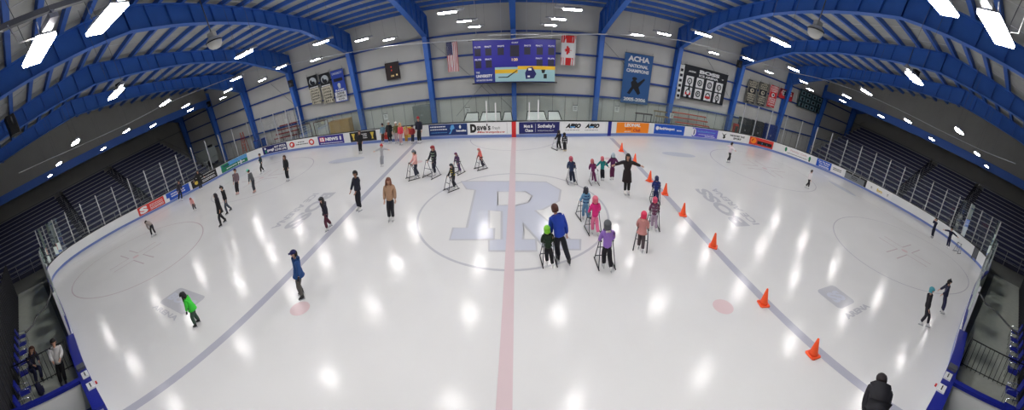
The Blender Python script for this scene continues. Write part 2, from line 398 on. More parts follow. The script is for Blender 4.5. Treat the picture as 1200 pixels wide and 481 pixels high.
# boards run from near-left round the far side to near-right
SEC=dict(panel=[(0.0,.0),(.12,.0),(.12,1.04),(0.0,1.04)],kick=[(-.012,.0),(-.0,.0),(-.0,.2),(-.012,.2)],cap=[(-.02,1.04),(.15,1.04),(.15,1.085),(-.02,1.085)])
s0,s1=sA,sB
mb=MB(); sweep(mb,s0,s1,SEC['panel'],WHITE); at_root(mb.build('panel',boards),boards)
mb=MB(); sweep(mb,s0,s1,SEC['kick'],KICK); at_root(mb.build('kick_plate',boards),boards)
gl,gr=s_near(-12.2,-12.9),s_near(12.2,-12.8); hl,hr_=s_near(-29,-12.1),s_near(28.6,-12.0); 
hr2=hr_ if hr_>hl else hr_+LEN
mb=MB(); sweep(mb,hl,hr2,SEC['cap'],DARK); at_root(mb.build('cap_rail',boards),boards)
for a,b in ((gl,hl),(hr2,gr if gr>gl else gr+LEN)):
    mb=MB(); sweep(mb,a,b,[(.0,1.0),(.16,1.0),(.16,1.1),(.0,1.1)],CAPB); tag(at_root(mb.build('cap_rail',boards),boards),'slim blue cap rail under the near glass')
CAPSEC=[(-.08,.86),(.24,.86),(.24,1.12),(-.08,1.12)]
for a,b in ((sA,gl),(gr if gr>gl else gr+LEN,sB)):
    mb=MB(); sweep(mb,a,b,CAPSEC,CAPB); o=at_root(mb.build('cap_rail',boards),boards); tag(o,'thick blue padded cap rail')
# door hardware near the camera
for sx in(-1,1):
    mb=MB()
    for x in (8.05,8.75):
        mb=MB(); mb.box((sx*x,-13.1,1.14),(.34,.2,.05),WHITE); mb.box((sx*x,-13.1,1.17),(.2,.03,.02),DARK); at_root(mb.build('latch_plate',boards),boards)
    mb=MB(); mb.box((sx*9.3,-13.12,1.15),(.3,.26,.08),STEEL); at_root(mb.build('gate_hinge',boards),boards)
    mb=MB(); mb.box((sx*8.1,-12.93,1.12),(.12,.05,.03),RED); at_root(mb.build('latch_tab',boards),boards)
# line stripes on the boards
for x,y,m in ((0,11.7,RED),(7.95,12.7,CAPB),(-7.95,12.5,CAPB)):
    s=s_near(x,y); mb=MB(); sweep(mb,s-.17,s+.17,[(-.016,.0),(-.012,.0),(-.012,1.05),(-.016,1.05)],m,.15)
    if x>-1: at_root(mb.build('line_stripe',boards),boards)
def ad(u0,u1,base,label,draw=None,z0=.22,z1=1.0):
    a,b=s_at_u(u0),s_at_u(u1); L=b-a
    mb=MB(); n=max(2,int(L/.35)+1)
    for i in range(n):
        t0,t1=a+L*i/n,a+L*(i+1)/n
        mb.add([(*ps(t0,-.006),z0),(*ps(t1,-.006),z0),(*ps(t1,-.006),z1),(*ps(t0,-.006),z1)],[(0,1,2,3)],base)
    o=at_root(mb.build('advertising_panel',boards),boards); tag(o,label)
    if draw:
        mb=MB(); 
        def F(off):
            return lambda x,y:(*ps(a+x*L,-.006-off),z0+(z1-z0)*y)
        for d in getattr(draw,'parts',[draw]):
            mb=MB(); d(mb,F); mb.build(getattr(d,'pn','emblem'),o)
    return o
WT=mat('sign_white',(235,235,235),.5); BK=mat('sign_black',(18,18,20),.5); GY=mat('sign_grey',(120,124,128),.5)
def N_(n):
    def dec(fn):
        def w(*a,**k):
            r=fn(*a,**k)
            if not hasattr(r,'parts'): r.pn=n
            return r
        return w
    return dec
@N_('lettering')
def T(t,x0,y0,x1,y1,m,bold=.03,it=0.):
    return lambda mb,F:put_text(mb,t,x0,y0,x1,y1,m,F(.006),bold,it)
@N_('printed_block')
def Q(x0,y0,x1,y1,m,lv=.003):
    return lambda mb,F:quad(mb,x0,y0,x1,y1,m,F(lv),3)
@N_('round_emblem')
def D(cx,cy,rx,ry,m,lv=.003): return lambda mb,F:disc(mb,cx,cy,rx,ry,m,F(lv))
def G(*fs):
    def g(mb,F):
        for f in fs: f(mb,F)
    g.parts=[q for f in fs for q in getattr(f,'parts',[f])]
    return g
@N_('small_print')
def bars(x0,x1,ys,m,h=.05,seed=1):
    def g(mb,F):
        r=random.Random(seed)
        for y in ys:
            x=x0
            while x<x1-.02:
                w_=r.uniform(.02,.06); quad(mb,x,y,min(x+w_,x1),y+h,m,F(.005)); x+=w_+.012
    return g
SR=mat('sign_red',(214,58,48),.5); SB=mat('sign_blue',(30,84,190),.5); SN=mat('sign_navy',(24,30,100),.5); SNB=mat('sign_ink_blue',(16,48,110),.5)
SP=mat('sign_purple',(50,40,140),.5); SO=mat('sign_orange',(250,140,20),.5); SG=mat('sign_green',(30,130,90),.5); SC=mat('sign_sky',(90,160,215),.5)
SY=mat('sign_gold',(214,186,70),.5); SV=mat('sign_violet',(86,86,196),.5); SRD=mat('sign_dark_red',(190,40,30),.5); SBR=mat('sign_blue_bright',(0,80,190),.5)
ad(162,193,SR,'red sign with a white S emblem',G(T('S',.06,.1,.36,.9,WT,.06),bars(.45,.95,(.68,.5,.3,.16),WT,.07,2)))
ad(195,222,SB,'blue sign with white wording and a snowy corner',G(bars(.2,.8,(.62,.34),WT,.14,3),Q(0,0,.1,.4,WT)))
ad(225,254,BK,'black sign with white wording',G(bars(.4,.92,(.64,.36,.2),WT,.08,4),D(.18,.5,.07,.22,SY)))
ad(259,290,SG,'green and sky blue sign',G(Q(.0,.5,1,1,SC),bars(.1,.75,(.62,),SN,.16,5),bars(.2,.9,(.2,),WT,.14,6)))
ad(308,336,SN,'navy sign reading EAT PIZZA LOVE LIFE',G(T('EAT PIZZA',.48,.55,.96,.82,WT,.05),T('LOVE LIFE',.48,.16,.96,.43,WT,.05),Q(.04,.12,.14,.5,SG),D(.09,.72,.05,.14,WT),T('pngi',.17,.2,.44,.62,WT,.05)))
ad(337,371,WT,'white sign with two red round emblems',G(D(.16,.5,.09,.36,SR),D(.84,.5,.09,.36,SR),D(.16,.5,.05,.2,WT,.005),D(.84,.5,.05,.2,WT,.005),bars(.38,.62,(.62,),BK,.1,7),bars(.3,.72,(.36,),BK,.1,8)))
ad(373,403,SP,'purple sign reading 12 NEWS',G(Q(.06,.34,.27,.84,SR),T('12',.09,.4,.25,.8,WT,.08),T('NEWS',.3,.4,.8,.78,WT,.06),T('8',.85,.38,.92,.82,WT,.05),bars(.08,.94,(.12,),WT,.08,9)))
def trophy(cx):
    def g(mb,F):
        f=F(.006); P=[(-.04,.2),(.04,.2),(.02,.34),(.03,.5),(.07,.85),(-.07,.85),(-.03,.5),(-.02,.34)]
        mb.add([f(cx+x,y) for x,y in P],[tuple(range(8))],SY)
    return g
ad(410,441,BK,'black sign with two gold trophies',G(trophy(.14),trophy(.86),bars(.36,.66,(.68,.5,.3),WT,.08,10)))
ad(450,455.5,SR,'orange red sign behind the waiting skaters')
ad(473,484,SY,'yellow and red picture sign',G(D(.2,.3,.2,.25,SRD),D(.6,.6,.25,.3,SR),D(.85,.3,.15,.2,SRD)))
ad(503,548,SNB,'navy sign with a white skater figure and wording',G(bars(.04,.44,(.74,),WT,.1,11),bars(.04,.5,(.5,),WT,.09,12),bars(.06,.48,(.24,),SC,.05,13),lambda mb,F:mb.add([F(.006)(*p) for p in [(.52,.12),(.57,.14),(.62,.5),(.68,.6),(.66,.9),(.6,.9),(.56,.6),(.58,.4)]],[tuple(range(8))],SC),D(.82,.72,.025,.16,WT),T('benefits',.72,.3,.97,.48,WT,.05)))
ad(549,599.5,WT,"white sign reading Dave's",G(T('D',.04,.18,.19,.9,BK,.08),T("ave's",.2,.36,.52,.9,BK,.03),T('Fresh',.55,.42,.74,.68,GY,.0,.3),T('Marketplace',.2,.1,.85,.3,SRD,.02,.3),Q(.9,.05,.905,.95,GY)),.2,1.02)
ad(608,656,SN,"navy sign reading Mott & Chace Sotheby's",G(T('Mott &',.12,.52,.34,.78,WT),T('Chace',.15,.16,.34,.42,WT),Q(.4,.15,.405,.85,WT,.006),T("Sotheby's",.46,.42,.88,.82,WT,.03),T('INTERNATIONAL REALTY',.46,.2,.86,.3,WT,.0)))
ad(657,710,WT,'white sign reading AIPSO twice',G(*[G(T('AIPSO',x,.45,x+.33,.86,BK,.08,.4),Q(x+.1,.5,x+.2,.62,SC,.008),bars(x,x+.32,(.26,),GY,.05,14)) for x in (.1,.52)]))
ad(722.5,760,SO,'orange sign with white capitals',G(T('LEONAL',.24,.58,.74,.92,WT,.05),bars(.28,.5,(.34,),SRD,.1,15),T('Club',.52,.12,.74,.42,SRD,.03,.2),bars(.25,.45,(.1,),WT,.06,15)))
ad(767,802,SBR,'blue sign reading BankNewport',G(D(.1,.58,.05,.2,WT),T('BankNewport',.16,.36,.66,.72,WT,.05),T('BANK',.74,.4,.92,.54,WT,.05)))
ad(811,841,SV,'violet sign with a white initial',G(D(.06,.5,.08,.42,WT),T('j',.03,.2,.09,.8,SN,.05),T('Schellinger',.18,.48,.92,.74,SC,.02),bars(.25,.85,(.28,),WT,.05,16),bars(.5,.9,(.1,),WT,.07,17)))
ad(843,875,WT,'white sign with a black emblem',G(lambda mb,F:mb.add([F(.006)(*p) for p in [(.06,.85),(.14,.6),(.24,.78),(.18,.5),(.22,.35),(.17,.12),(.12,.2),(.14,.42)]],[tuple(range(8))],BK),T('WICKFORD TAXI',.36,.55,.9,.78,BK,.05),T('SPORT',.5,.22,.8,.45,BK,.05)))
ad(878,906,SR,'red and orange sign with a round emblem',G(D(.18,.55,.13,.38,SO),D(.18,.55,.08,.22,SRD,.005),Q(.35,.2,.95,.62,BK,.004),T('Romano',.42,.28,.9,.55,SC,.02,.4)))
ad(919,951,WT,'white sign with pink wording and green sprigs',G(T('Paisley Cafe',.2,.48,.82,.82,IPINK,.03,.2),bars(.12,.85,(.2,),BK,.07,18),D(.05,.6,.04,.3,SG),D(.94,.5,.04,.3,SG),D(.94,.2,.03,.12,BK)))
ad(957,974,SBR,'bright blue sign with white wording',G(T('Can We Build',.1,.66,.9,.86,WT,.03),T('Your Home?',.15,.42,.85,.6,WT,.03),bars(.2,.9,(.2,.08),WT,.09,19)))
ad(974.5,988,WT,'white sign with two lines of small print',bars(.12,.85,(.56,.36),BK,.1,20))
ad(990,1015,GY,'grey sign with a black frame',G(Q(0,.78,1,1,BK,.003),Q(.9,0,1,1,BK,.004),bars(.15,.8,(.84,),WT,.08,21),bars(.3,.6,(.5,.3),BK,.1,22)))
ad(1016,1045,WT,'white sign with three small crests',G(T('t',.15,.3,.22,.6,GY),T('foro',.4,.25,.62,.7,SY,.05),T('T',.8,.3,.88,.6,GY)))
# gate gap in the right end
s=s_at_u(1143); mb=MB(); sweep(mb,s-.45,s-.38,[(-.02,0),(0,0),(0,1.12),(-.02,1.12)],DARK,.1); sweep(mb,s+.38,s+.45,[(-.02,0),(0,0),(0,1.12),(-.02,1.12)],DARK,.1); sweep(mb,s-.38,s+.38,[(-.012,0),(0,0),(0,1.04),(-.012,1.04)],STEEL,.1)
tag(at_root(mb.build('gate',boards),boards),'dark grey players gate')

# ================================================================== GLASS
def glass(root_name,label,s0,s1,z1,mat_,step,post_r,group='rink glass',z0=1.085,posts=True,off=.06):
    p=ps((s0+s1)/2,off); root=empty(root_name,(p.x,p.y,z0),0,label,'rink glass',group)
    n=max(1,round((s1-s0)/step))
    for i in range(n):
        a=s0+(s1-s0)*i/n;b=s0+(s1-s0)*(i+1)/n; q=[ps(a+(b-a)*k/3,off) for k in range(4)]
        mb=MB()
        mb.loft([[Vector((x.x,x.y,z0)),Vector((x.x+.0,x.y,z1))] for x in q],mat_,cap=False,smooth=False) if False else None
        for k in range(3): mb.add([(q[k].x,q[k].y,z0),(q[k+1].x,q[k+1].y,z0),(q[k+1].x,q[k+1].y,z1),(q[k].x,q[k].y,z1)],[(0,1,2,3)],mat_)
        at_root(mb.build('glass_pane',root),root)
    if posts:
        for i in range(n+1):
            p=ps(s0+(s1-s0)*i/n,off+.02); mb=MB(); mb.box((p.x,p.y,(z0+z1)/2),(.09,.09,z1-z0+.04),ALU); at_root(mb.build('post',root),root)
    return root
def S(u): return s_at_u(u)
sEL=s_near(-29.2,-12.1); sER=s_near(29,-12.0)+0
if sER<sEL: sER+=LEN
sL1=S(357); sR0=S(866)
glass('glass_barrier','tall end glass on slim posts curving round the left end of the ice',sEL,sL1,4.0,GLASSE,1.95,.03)
glass('glass_barrier','tall end glass on slim posts curving round the right end of the ice',sR0,sER,4.0,GLASSE,1.95,.03)
glass('glass_barrier','low seamless far side glass left of the red line, behind the news sign',sL1,S(560),2.72,GLASS,2.4,.02,posts=False)
glass('glass_barrier','low far side glass at the middle benches by the red line',S(560),S(640),2.72,GLASS,2.4,.02,posts=False)
glass('glass_barrier','low seamless far side glass right of the red line, behind the orange sign',S(640),sR0,2.72,GLASS,2.4,.02,posts=False)
glass('glass_barrier','near side glass beside the left spectators walkway',gl+.1,sEL,2.7,GLASS,2.4,.02)
sgr=gr if gr>gl else gr+LEN
glass('glass_barrier','near side glass beside the right bench walkway',sER,sgr-.1,2.7,GLASS,2.4,.02)
# pairs of bare posts standing at the bench gates
for u,l in ((571,'taller bare white glass post left of the red line'),(581,'shorter bare white glass post left of the red line'),(620,'shorter bare white glass post right of the red line'),(631,'taller bare white glass post right of the red line')):
    p=ps(S(u),.1); mb=MB(); h=1.35 if u in(571,631) else 1.2; mb.box((0,0,h/2),(.09,.09,h),WT); mb.box((0,0,.03),(.16,.16,.06),ALU)
    o=mb.build('glass_post',None,(p.x,p.y,1.085)); tag(o,l,'post')
for a,b,l in ((544,560.5,'leftmost white bench shelf tilted on the boards above the navy skater sign'),(562.5,587,"long white bench shelf on the boards above the Dave's sign"),(588.5,600,"low white bench shelf next to the red stripe above the Dave's sign"),(617,641,"long white bench shelf above the Sotheby's sign"),(643,659,"short white bench shelf at the end of the Sotheby's sign")):
    s0,s1=S(a),S(b); P=[ps(s0,.2),ps(s1,.2),ps(s1-.12,.85),ps(s0+.12,.85)]; zz=1.1; zb=1.55
    mb=MB(); mb.add([(P[0].x,P[0].y,zz),(P[1].x,P[1].y,zz),(P[2].x,P[2].y,zb),(P[3].x,P[3].y,zb),(P[0].x,P[0].y,zz-.05),(P[1].x,P[1].y,zz-.05),(P[2].x,P[2].y,zb-.05),(P[3].x,P[3].y,zb-.05)],[(0,1,2,3),(4,5,6,7),(0,1,5,4),(2,3,7,6),(0,3,7,4),(1,2,6,5)],WT)
    c=(P[0]+P[1]+P[2]+P[3])/4; root=empty('bench_shelf',(c.x,c.y,1.1),0,l,'bench'); at_root(mb.build('shelf_top',root),root)
    mb=MB(); mb.tube([(P[3].x,P[3].y,zb+.02),(P[2].x,P[2].y,zb+.02)],.035,DARK,6); mb.tube([(P[0].x,P[0].y,zz+.02),(P[3].x,P[3].y,zb+.02)],.035,DARK,6); mb.tube([(P[1].x,P[1].y,zz+.02),(P[2].x,P[2].y,zb+.02)],.035,DARK,6); 
    for k in (2,3): mb.tube([(P[k].x,P[k].y,zb),(P[k].x,P[k].y,0)],.03,DARK,6)
    at_root(mb.build('tube_frame',root),root)
# ================================================================== LAMPS
LENS=mat('lamp_lens',(255,251,248),.5,emit=62.0)
HOUS=mat('lamp_housing',(150,152,158),.4,.5)
def make_lamp():
    root=empty('high_bay_lamp',(0,0,0)); root['category']='ceiling lamp'; root['group']='high bay lamps'
    mb=MB(); mb.add([(-.42,-.17,.05),(.42,-.17,.05),(.42,.17,.05),(-.42,.17,.05),(-.32,-.1,.13),(.32,-.1,.13),(.32,.1,.13),(-.32,.1,.13)],[(4,5,6,7),(0,1,5,4),(1,2,6,5),(2,3,7,6),(3,0,4,7),(0,3,2,1)],HOUS)
    mb.box((.62,0,.1),(.34,.14,.07),HOUS); mb.box((.2,0,.15),(1.2,.04,.04),HOUS); mb.build('housing',root)
    mb=MB(); mb.box((0,0,.03),(.8,.32,.04),LENS); mb.build('lens',root)
    mb=MB()
    for x in(-.3,.75): mb.tube([(x,0,.13),(x,0,.9)],.006,STEEL,4); mb.tube([(x,0,.9),(x,0,3.0)],.006,STEEL,4)
    mb.build('hanger_wire',root)
    return root
lamp0=make_lamp(); first=True
rows=[(-30.6,'first column from left end'),(-23.7,'second column from left end'),(-16.8,'third column from left end'),(-9.6,'fourth column from left end'),(-2.8,'fifth column from left end'),(2.8,'fifth column from right end'),(9.6,'fourth column from right end'),(16.8,'third column from right end'),(23.7,'second column from right end'),(30.6,'first column from right end')]
cols=[(13.,'row nearest the far wall'),(8.,'second row from the far wall'),(2.9,'middle row'),(-3.1,'fourth row from the far wall'),(-9.,'row nearest the camera side')]
for X,a in rows:
    for Y,b in cols:
        o=lamp0 if first else copy_tree(lamp0); first=False
        o.location=(X,Y,7.35); o.rotation_euler=(0,0,0 if X<0 else PI); o['label']='hanging lamp, %s, %s'%(a,b)
for (X,Y,Z,rz,l) in ((-4.55,-12.1,7.4,.25,'very bright lamp close to the camera, the lower one at top left'),(-4.3,-11.0,7.4,.25,'very bright lamp close to the camera, the upper one at top left'),(4.8,-12.1,7.4,PI-.25,'glaring lamp in the top right corner closest to the camera'),(4.7,-11.15,7.5,PI-.25,'glaring lamp cut by the top edge beside the corner one at right')):
    o=copy_tree(lamp0); o.location=(X,Y,Z); o.rotation_euler=(0,0,rz); o['label']=l
# ================================================================== BLEACHERS
SEATN=mat('bleacher_navy',(48,52,92),.6,noise=.2,scale=2); SEATG=mat('bleacher_plank',(168,172,184),.45,.3); RISER=mat('bleacher_riser',(44,46,66),.8); STEP=mat('step_grey',(130,132,138),.7)
def bleachers(sx,y0,y1,aisles,label):
    root=empty('bleachers',(sx*37,(y0+y1)/2,0),0,label,'bleachers')
    N=13
    def rowx(i): return 37.2+i*.9
    def rowz(i): return .45+i*.42
    mb=MB()
    prof_=[(36.9,0)]
    for i in range(N): prof_+= [(rowx(i)-.3,rowz(i)-.42 if i else 0.02),(rowx(i)-.3,rowz(i))]
    prof_+=[(49.2,rowz(N-1)),(49.2,0)]
    prof_[0]=(36.88,0)
    n=len(prof_); vs=[(sx*x,y0,z) for x,z in prof_]+[(sx*x,y1,z) for x,z in prof_]
    mb.add(vs,[tuple(range(n)),tuple(range(2*n-1,n-1,-1))]+[(i,(i+1)%n,n+(i+1)%n,n+i) for i in range(n)],RISER)
    at_root(mb.build('deck',root),root)
    segs=[]; a=y0
    for y in sorted(aisles): segs.append((a,y-.65)); a=y+.65
    segs.append((a,y1))
    for i in range(N):
        mb=MB()
        for a,b in segs:
            mb.box((sx*(rowx(i)+.12),(a+b)/2,rowz(i)+.40),(.30,b-a,.045),SEATG)
            mb.box((sx*(rowx(i)+.14),(a+b)/2,rowz(i)+.2),(.05,b-a-.1,.36),SEATN)
            mb.box((sx*(rowx(i)-.29),(a+b)/2,rowz(i)+.0),(.03,b-a,.05),SEATG)
        at_root(mb.build('bench_row',root),root)
    for y in aisles:
        mb=MB()
        for i in range(2*N-1):
            x=rowx(0)-.35+i*.45; z=rowz(0)-.2+i*.21
            mb.box((sx*x,y,z),(.07,1.1,.05),STEP)
            mb.box((sx*(x+.2),y,z-.1),(.42,1.1,.18),RISER)
        at_root(mb.build('aisle_stairs',root),root)
        mb=MB()
        for i in range(1,N-1,3):
            x=rowx(i); z=rowz(i); mb.tube([(sx*x,y,z-.3),(sx*x,y,z+.9),(sx*(x+1.2),y,z+1.45),(sx*(x+1.2),y,z+.3)],.022,ALU,5)
        at_root(mb.build('aisle_handrail',root),root)
    mb=MB()
    for z in (.6,1.0,1.4): mb.tube([(sx*36.75,y0,z),(sx*36.75,y1,z)],.02,ALU,5)
    k=int((y1-y0)/1.8)
    for i in range(k+1):
        y=y0+(y1-y0)*i/k; mb.tube([(sx*36.75,y,0),(sx*36.75,y,1.4)],.022,ALU,5)
    at_root(mb.build('front_rail',root),root)
    mb=MB()
    for h in(.5,1.0): mb.tube([(sx*37,y1,rowz(0)+h),(sx*49,y1,rowz(N-1)+.3+h)],.02,STEEL,5)
    for i in range(0,N,2): mb.tube([(sx*rowx(i),y1,rowz(i)),(sx*rowx(i),y1,rowz(i)+1.05)],.018,STEEL,5)
    at_root(mb.build('side_rail',root),root)
bleachers(-1,-19,12.3,(-6.3,2.3),'dark stepped bleachers with grey bench planks at the left end')
bleachers(1,-19,15.4,(-6.5,1.3),'dark stepped bleachers with grey bench planks at the right end')

# ================================================================== BANNERS, FLAGS, SCOREBOARD
WID={0:1.4,1:1.35,2:1.55,4:5.6,5:.5,6:1.5,7:1.5,8:1.45,9:2.6,10:5.2}
HL=[]
def hang(name,u0,v0,u1,v1,Y,base,label,cat,draws,group=None,ripple=.02,thick=.02,part='lettering'):
    # top-left corner, width and height read off the picture plane of the wall
    a=at(u0,v0,1,Y); x0,z1=a.x,a.z
    b=at(u1,v1,1,Y); z0=b.z
    k=(pj((x0,Y,z1))[0]-pj((x0,Y,z0))[0]); x1=at(u1,v1,1,Y).x
    tr=at(u1+k,pj((x1,Y,z1))[1],1,Y)
    if WID.get(len(HL)): x1=x0+WID[len(HL)]
    HL.append(1)
    return panel(name,x0,x1,z0,z1,Y,base,label,cat,draws,group,ripple,thick,part)
def panel(name,x0,x1,z0,z1,Y,base,label,cat,draws,group=None,ripple=.02,thick=.02,part='lettering'):
    W=x1-x0;H=z1-z0; root=None
    f=lambda off:(lambda x,y:(x*W-W/2,-off-ripple*math.sin(x*9)*(1-y*.7),y*H))
    mb=MB(); N=12
    F0=f(0);F1=f(-thick)
    for i in range(N):
        a,b=i/N,(i+1)/N
        mb.add([F0(a,0),F0(b,0),F0(b,1),F0(a,1),F1(a,0),F1(b,0),F1(b,1),F1(a,1)],[(0,1,2,3),(7,6,5,4),(0,4,5,1),(3,2,6,7)]+([(0,3,7,4)] if i==0 else [])+([(1,5,6,2)] if i==N-1 else []),base)
    o=mb.build(name,None,((x0+x1)/2,Y,z0)); tag(o,label,cat,group)
    mb=MB()
    for x in(.04,.96): mb.tube([(x*W-W/2,thick/2,H),(x*W-W/2,thick/2,H+.25)],.012,STEEL,4)
    mb.box((0,thick/2,H+.0),(W*1.02,.035,.035),DARK); mb.build('hanging_rod',o)
    if draws:
        for nm,dr in (draws if isinstance(draws,list) else [(part,draws)]):
            mb=MB(); dr(mb,lambda lv:f(lv)); mb.build(nm,o)
    return o
YB=17.75
NB=mat('banner_blue',(46,92,150),.7); NBW=mat('banner_pale',(196,204,210),.7); NBK=mat('banner_black',(20,24,34),.7); NRED=mat('banner_red',(206,44,50),.7); NWH=mat('banner_white',(224,226,228),.7)
NBR=mat('banner_royal',(40,70,170),.7); NCR=mat('banner_cream',(206,200,180),.7)
# US flag hung with stripes vertical
FR=mat('flag_red',(190,60,70),.8); FB=mat('flag_blue',(44,50,96),.8); FW=mat('flag_white',(222,222,224),.8); CR=mat('flag_scarlet',(214,44,46),.8)
a=at(522.5,50,1,17.3);b=at(538,83.5,1,17.3)
def usf(mb,F):
    for k in range(13): quad(mb,k/13,0,(k+1)/13,1,FR if k%2==0 else FW,F(.002),1)
o=panel('american_flag',a.x,b.x,b.z,a.z,17.3,FW,'american flag hung with its stripes vertical left of the scoreboard','flag',
 [('stripe',usf),('canton',lambda mb,F:quad(mb,0,.56,7/13,1,FB,F(.006),4)),('star',lambda mb,F:[disc(mb,.05+.075*i,.6+.045*j,.016,.011,FW,F(.01),6) for i in range(7) for j in range(9) if (i+j)%2==0])],ripple=.05)
a=at(658.5,41,1,17.3);b=at(673.5,77,1,17.3)
leaf=[(0,1),(.15,.7),(.35,.8),(.28,.35),(.5,.55),(.55,.42),(.85,.48),(.75,.3),(.95,.2),(.45,-.15),(.5,-.35),(.06,-.28),(.05,-.75)]
leaf=leaf+[(-x,y) for x,y in reversed(leaf[1:])]
def leaff(mb,F):
    f=F(.006); mb.add([f(.5-y*.3,.5+x*.17) for x,y in leaf],[tuple(range(len(leaf)))],CR)
panel('canadian_flag',a.x,b.x,b.z,a.z,17.3,FW,'red and white maple leaf flag right of the scoreboard','flag',[('red_band',lambda mb,F:(quad(mb,0,0,1,.25,CR,F(.002),6),quad(mb,0,.75,1,1,CR,F(.002),6))),('maple_leaf',leaff)],ripple=.04)
def nhc(k):
    return [('emblem',lambda mb,F:(disc(mb,.5,.8,.34,.14,NBW,F(.003),20),disc(mb,.5,.78,.27,.12,NBK,F(.005),20),disc(mb,.5,.77,.1,.09,NBR,F(.007),12))),('lettering',lambda mb,F:(quad(mb,.0,0,1,.56,NCR,F(.003),6),*[put_text(mb,t,.12,y,.88,y+.07,NBK,F(.007),.03) for t,y in zip(k,(.44,.34,.24,.14,.04))],quad(mb,.08,.575,.92,.61,NWH,F(.005),4)))]
hang('championship_banner',359,91,371,122,YB,NBK,'leftmost black and cream banner left of the blue one','banner',nhc(('ACHA','2001','2004','2007','2010')),'banners on the left of the far wall')
hang('championship_banner',373,88,384.5,121,YB,NBK,'black and cream banner right beside the blue one','banner',nhc(('ESCHL','2003','2006','2008','2011')),'banners on the left of the far wall')
hang('championship_banner',386.5,84,402,119,YB,NBR,'royal blue and white banner left of the third column','banner',[('emblem',lambda mb,F:(quad(mb,.15,.64,.85,.74,NBK,F(.003),4),disc(mb,.5,.52,.12,.07,NBW,F(.005),12),quad(mb,.42,.42,.6,.5,NBW,F(.005)))),('lettering',lambda mb,F:(quad(mb,.05,.03,.95,.32,NWH,F(.003),6),put_text(mb,'2008',.2,.23,.8,.3,NBK,F(.007)),put_text(mb,'CHAMPIONS',.12,.14,.88,.21,NBK,F(.007)),put_text(mb,'ACHA',.25,.06,.75,.12,NBK,F(.007)),put_text(mb,'UNIVERSITY',.1,.86,.9,.93,NBW,F(.007)),put_text(mb,'RAMS',.15,.34,.85,.4,NWH,F(.007),.05)))],'banners on the left of the far wall')
hang('championship_banner',733,61,758.5,123.5,YB,NB,'tall blue banner reading ACHA National Champions 2005-2006','banner',[('lettering',lambda mb,F:(put_text(mb,'ACHA',.12,.84,.88,.95,NWH,F(.004),.05),put_text(mb,'NATIONAL',.15,.72,.85,.79,NWH,F(.004),.04),put_text(mb,'CHAMPIONS',.1,.62,.9,.69,NWH,F(.004),.04),put_text(mb,'2005-2006',.1,.05,.9,.12,NWH,F(.004),.04))),
 ('skater_emblem',lambda mb,F:(mb.add([F(.005)(*p) for p in [(.2,.2),(.3,.18),(.42,.3),(.6,.18),(.68,.22),(.6,.34),(.8,.5),(.76,.53),(.55,.42),(.42,.5),(.3,.42),(.34,.34)]],[tuple(range(12))],NBK),disc(mb,.42,.5,.09,.035,NBK,F(.006),10)))])
def ram(mb,F):
    put_text(mb,'BOSS',.34,.82,.8,.93,NWH,F(.004),.06); put_text(mb,'ICE ARENA',.34,.72,.78,.79,NWH,F(.004),.04); put_text(mb,'ACHA',.1,.8,.26,.85,NWH,F(.004),.05,.3); put_text(mb,'V',.86,.78,.91,.82,NWH,F(.004),.05)
def tiles(mb,F):
    for i in range(4):
        for j in range(2):
            x=.08+i*.225; y=.38-j*.34; quad(mb,x,y,x+.16,y+.3,NWH,F(.003),1)
def tmk(mb,F):
    for i in range(4):
        for j in range(2):
            x=.16+i*.225; y=.53-j*.34
            disc(mb,x,y,.055,.1,NBK,F(.006),14); disc(mb,x,y,.035,.065,NWH,F(.008),10)
            if j==1 and i in (0,2): quad(mb,x-.06,y-.08,x+.06,y-.01,NRED,F(.01))
            else: put_text(mb,'ABCDEFGH'[i+4*j],x-.02,y-.04,x+.02,y+.04,NBK,F(.011),.04)
hang('arena_banner',802.5,75,852,125,YB,NBK,'large black banner reading BOSS ICE ARENA with eight team tiles','banner',[('lettering',ram),('team_tile',tiles),('tile_emblem',tmk)])
hang('narrow_banner',798,75,801.5,117,YB,NWH,'narrow white strip banner at the column by the black arena banner','banner',lambda mb,F:[quad(mb,.2,y,.8,y+.08,NBK,F(.003)) for y in (.05,.2,.35,.5,.65,.8)])
def vtx(c,ts,c2): 
    return [('lettering',lambda mb,F:[put_text(mb,t,.14,y,.86,y+.07,c,F(.005),.03) for t,y in zip(ts,(.88,.79,.70,.36,.27,.18,.08))]),('emblem',lambda mb,F:(disc(mb,.5,.56,.2,.09,c2,F(.004),14),disc(mb,.5,.56,.13,.055,NBK,F(.006),12),put_text(mb,'R',.43,.53,.57,.59,c2,F(.008),.05))),('border',lambda mb,F:[quad(mb,*q,c2,F(.004),2) for q in ((.03,.02,.06,.98),(.94,.02,.97,.98),(.03,.02,.97,.035),(.03,.965,.97,.98))])]
hang('championship_banner',878.5,93,890,124,YB,NBK,'black and cream banner nearest the fourth right column','banner',vtx(NCR,('NORTH','EAST','CHAMPS','MEN','2001','2003','2005'),NCR),'banners right of the arena banner')
hang('championship_banner',891.5,96,902,127,YB,NBK,'second black and cream banner, beside the red one','banner',vtx(NCR,('SOUTH','EAST','LEAGUE','WOMEN','2002','2004','2006'),NCR),'banners right of the arena banner')
hang('championship_banner',904,99,913.5,129,YB,NRED,'red vertical banner with white wording','banner',vtx(NWH,('STATE','HIGH','CHAMPS','BOYS','1998','1999','2000'),NWH),'banners right of the arena banner')
hang('championship_banner',915,103,932,121,YB,NRED,'wide black and red banner with white wording','banner',[('lettering',lambda mb,F:(quad(mb,.04,.3,.96,.95,NBK,F(.003),4),put_text(mb,'STATE',.15,.72,.85,.88,NWH,F(.006),.05),put_text(mb,'CHAMPIONS',.1,.5,.9,.66,NWH,F(.006),.05),put_text(mb,'HOCKEY',.2,.34,.8,.46,NWH,F(.006),.05)))],'banners right of the arena banner')
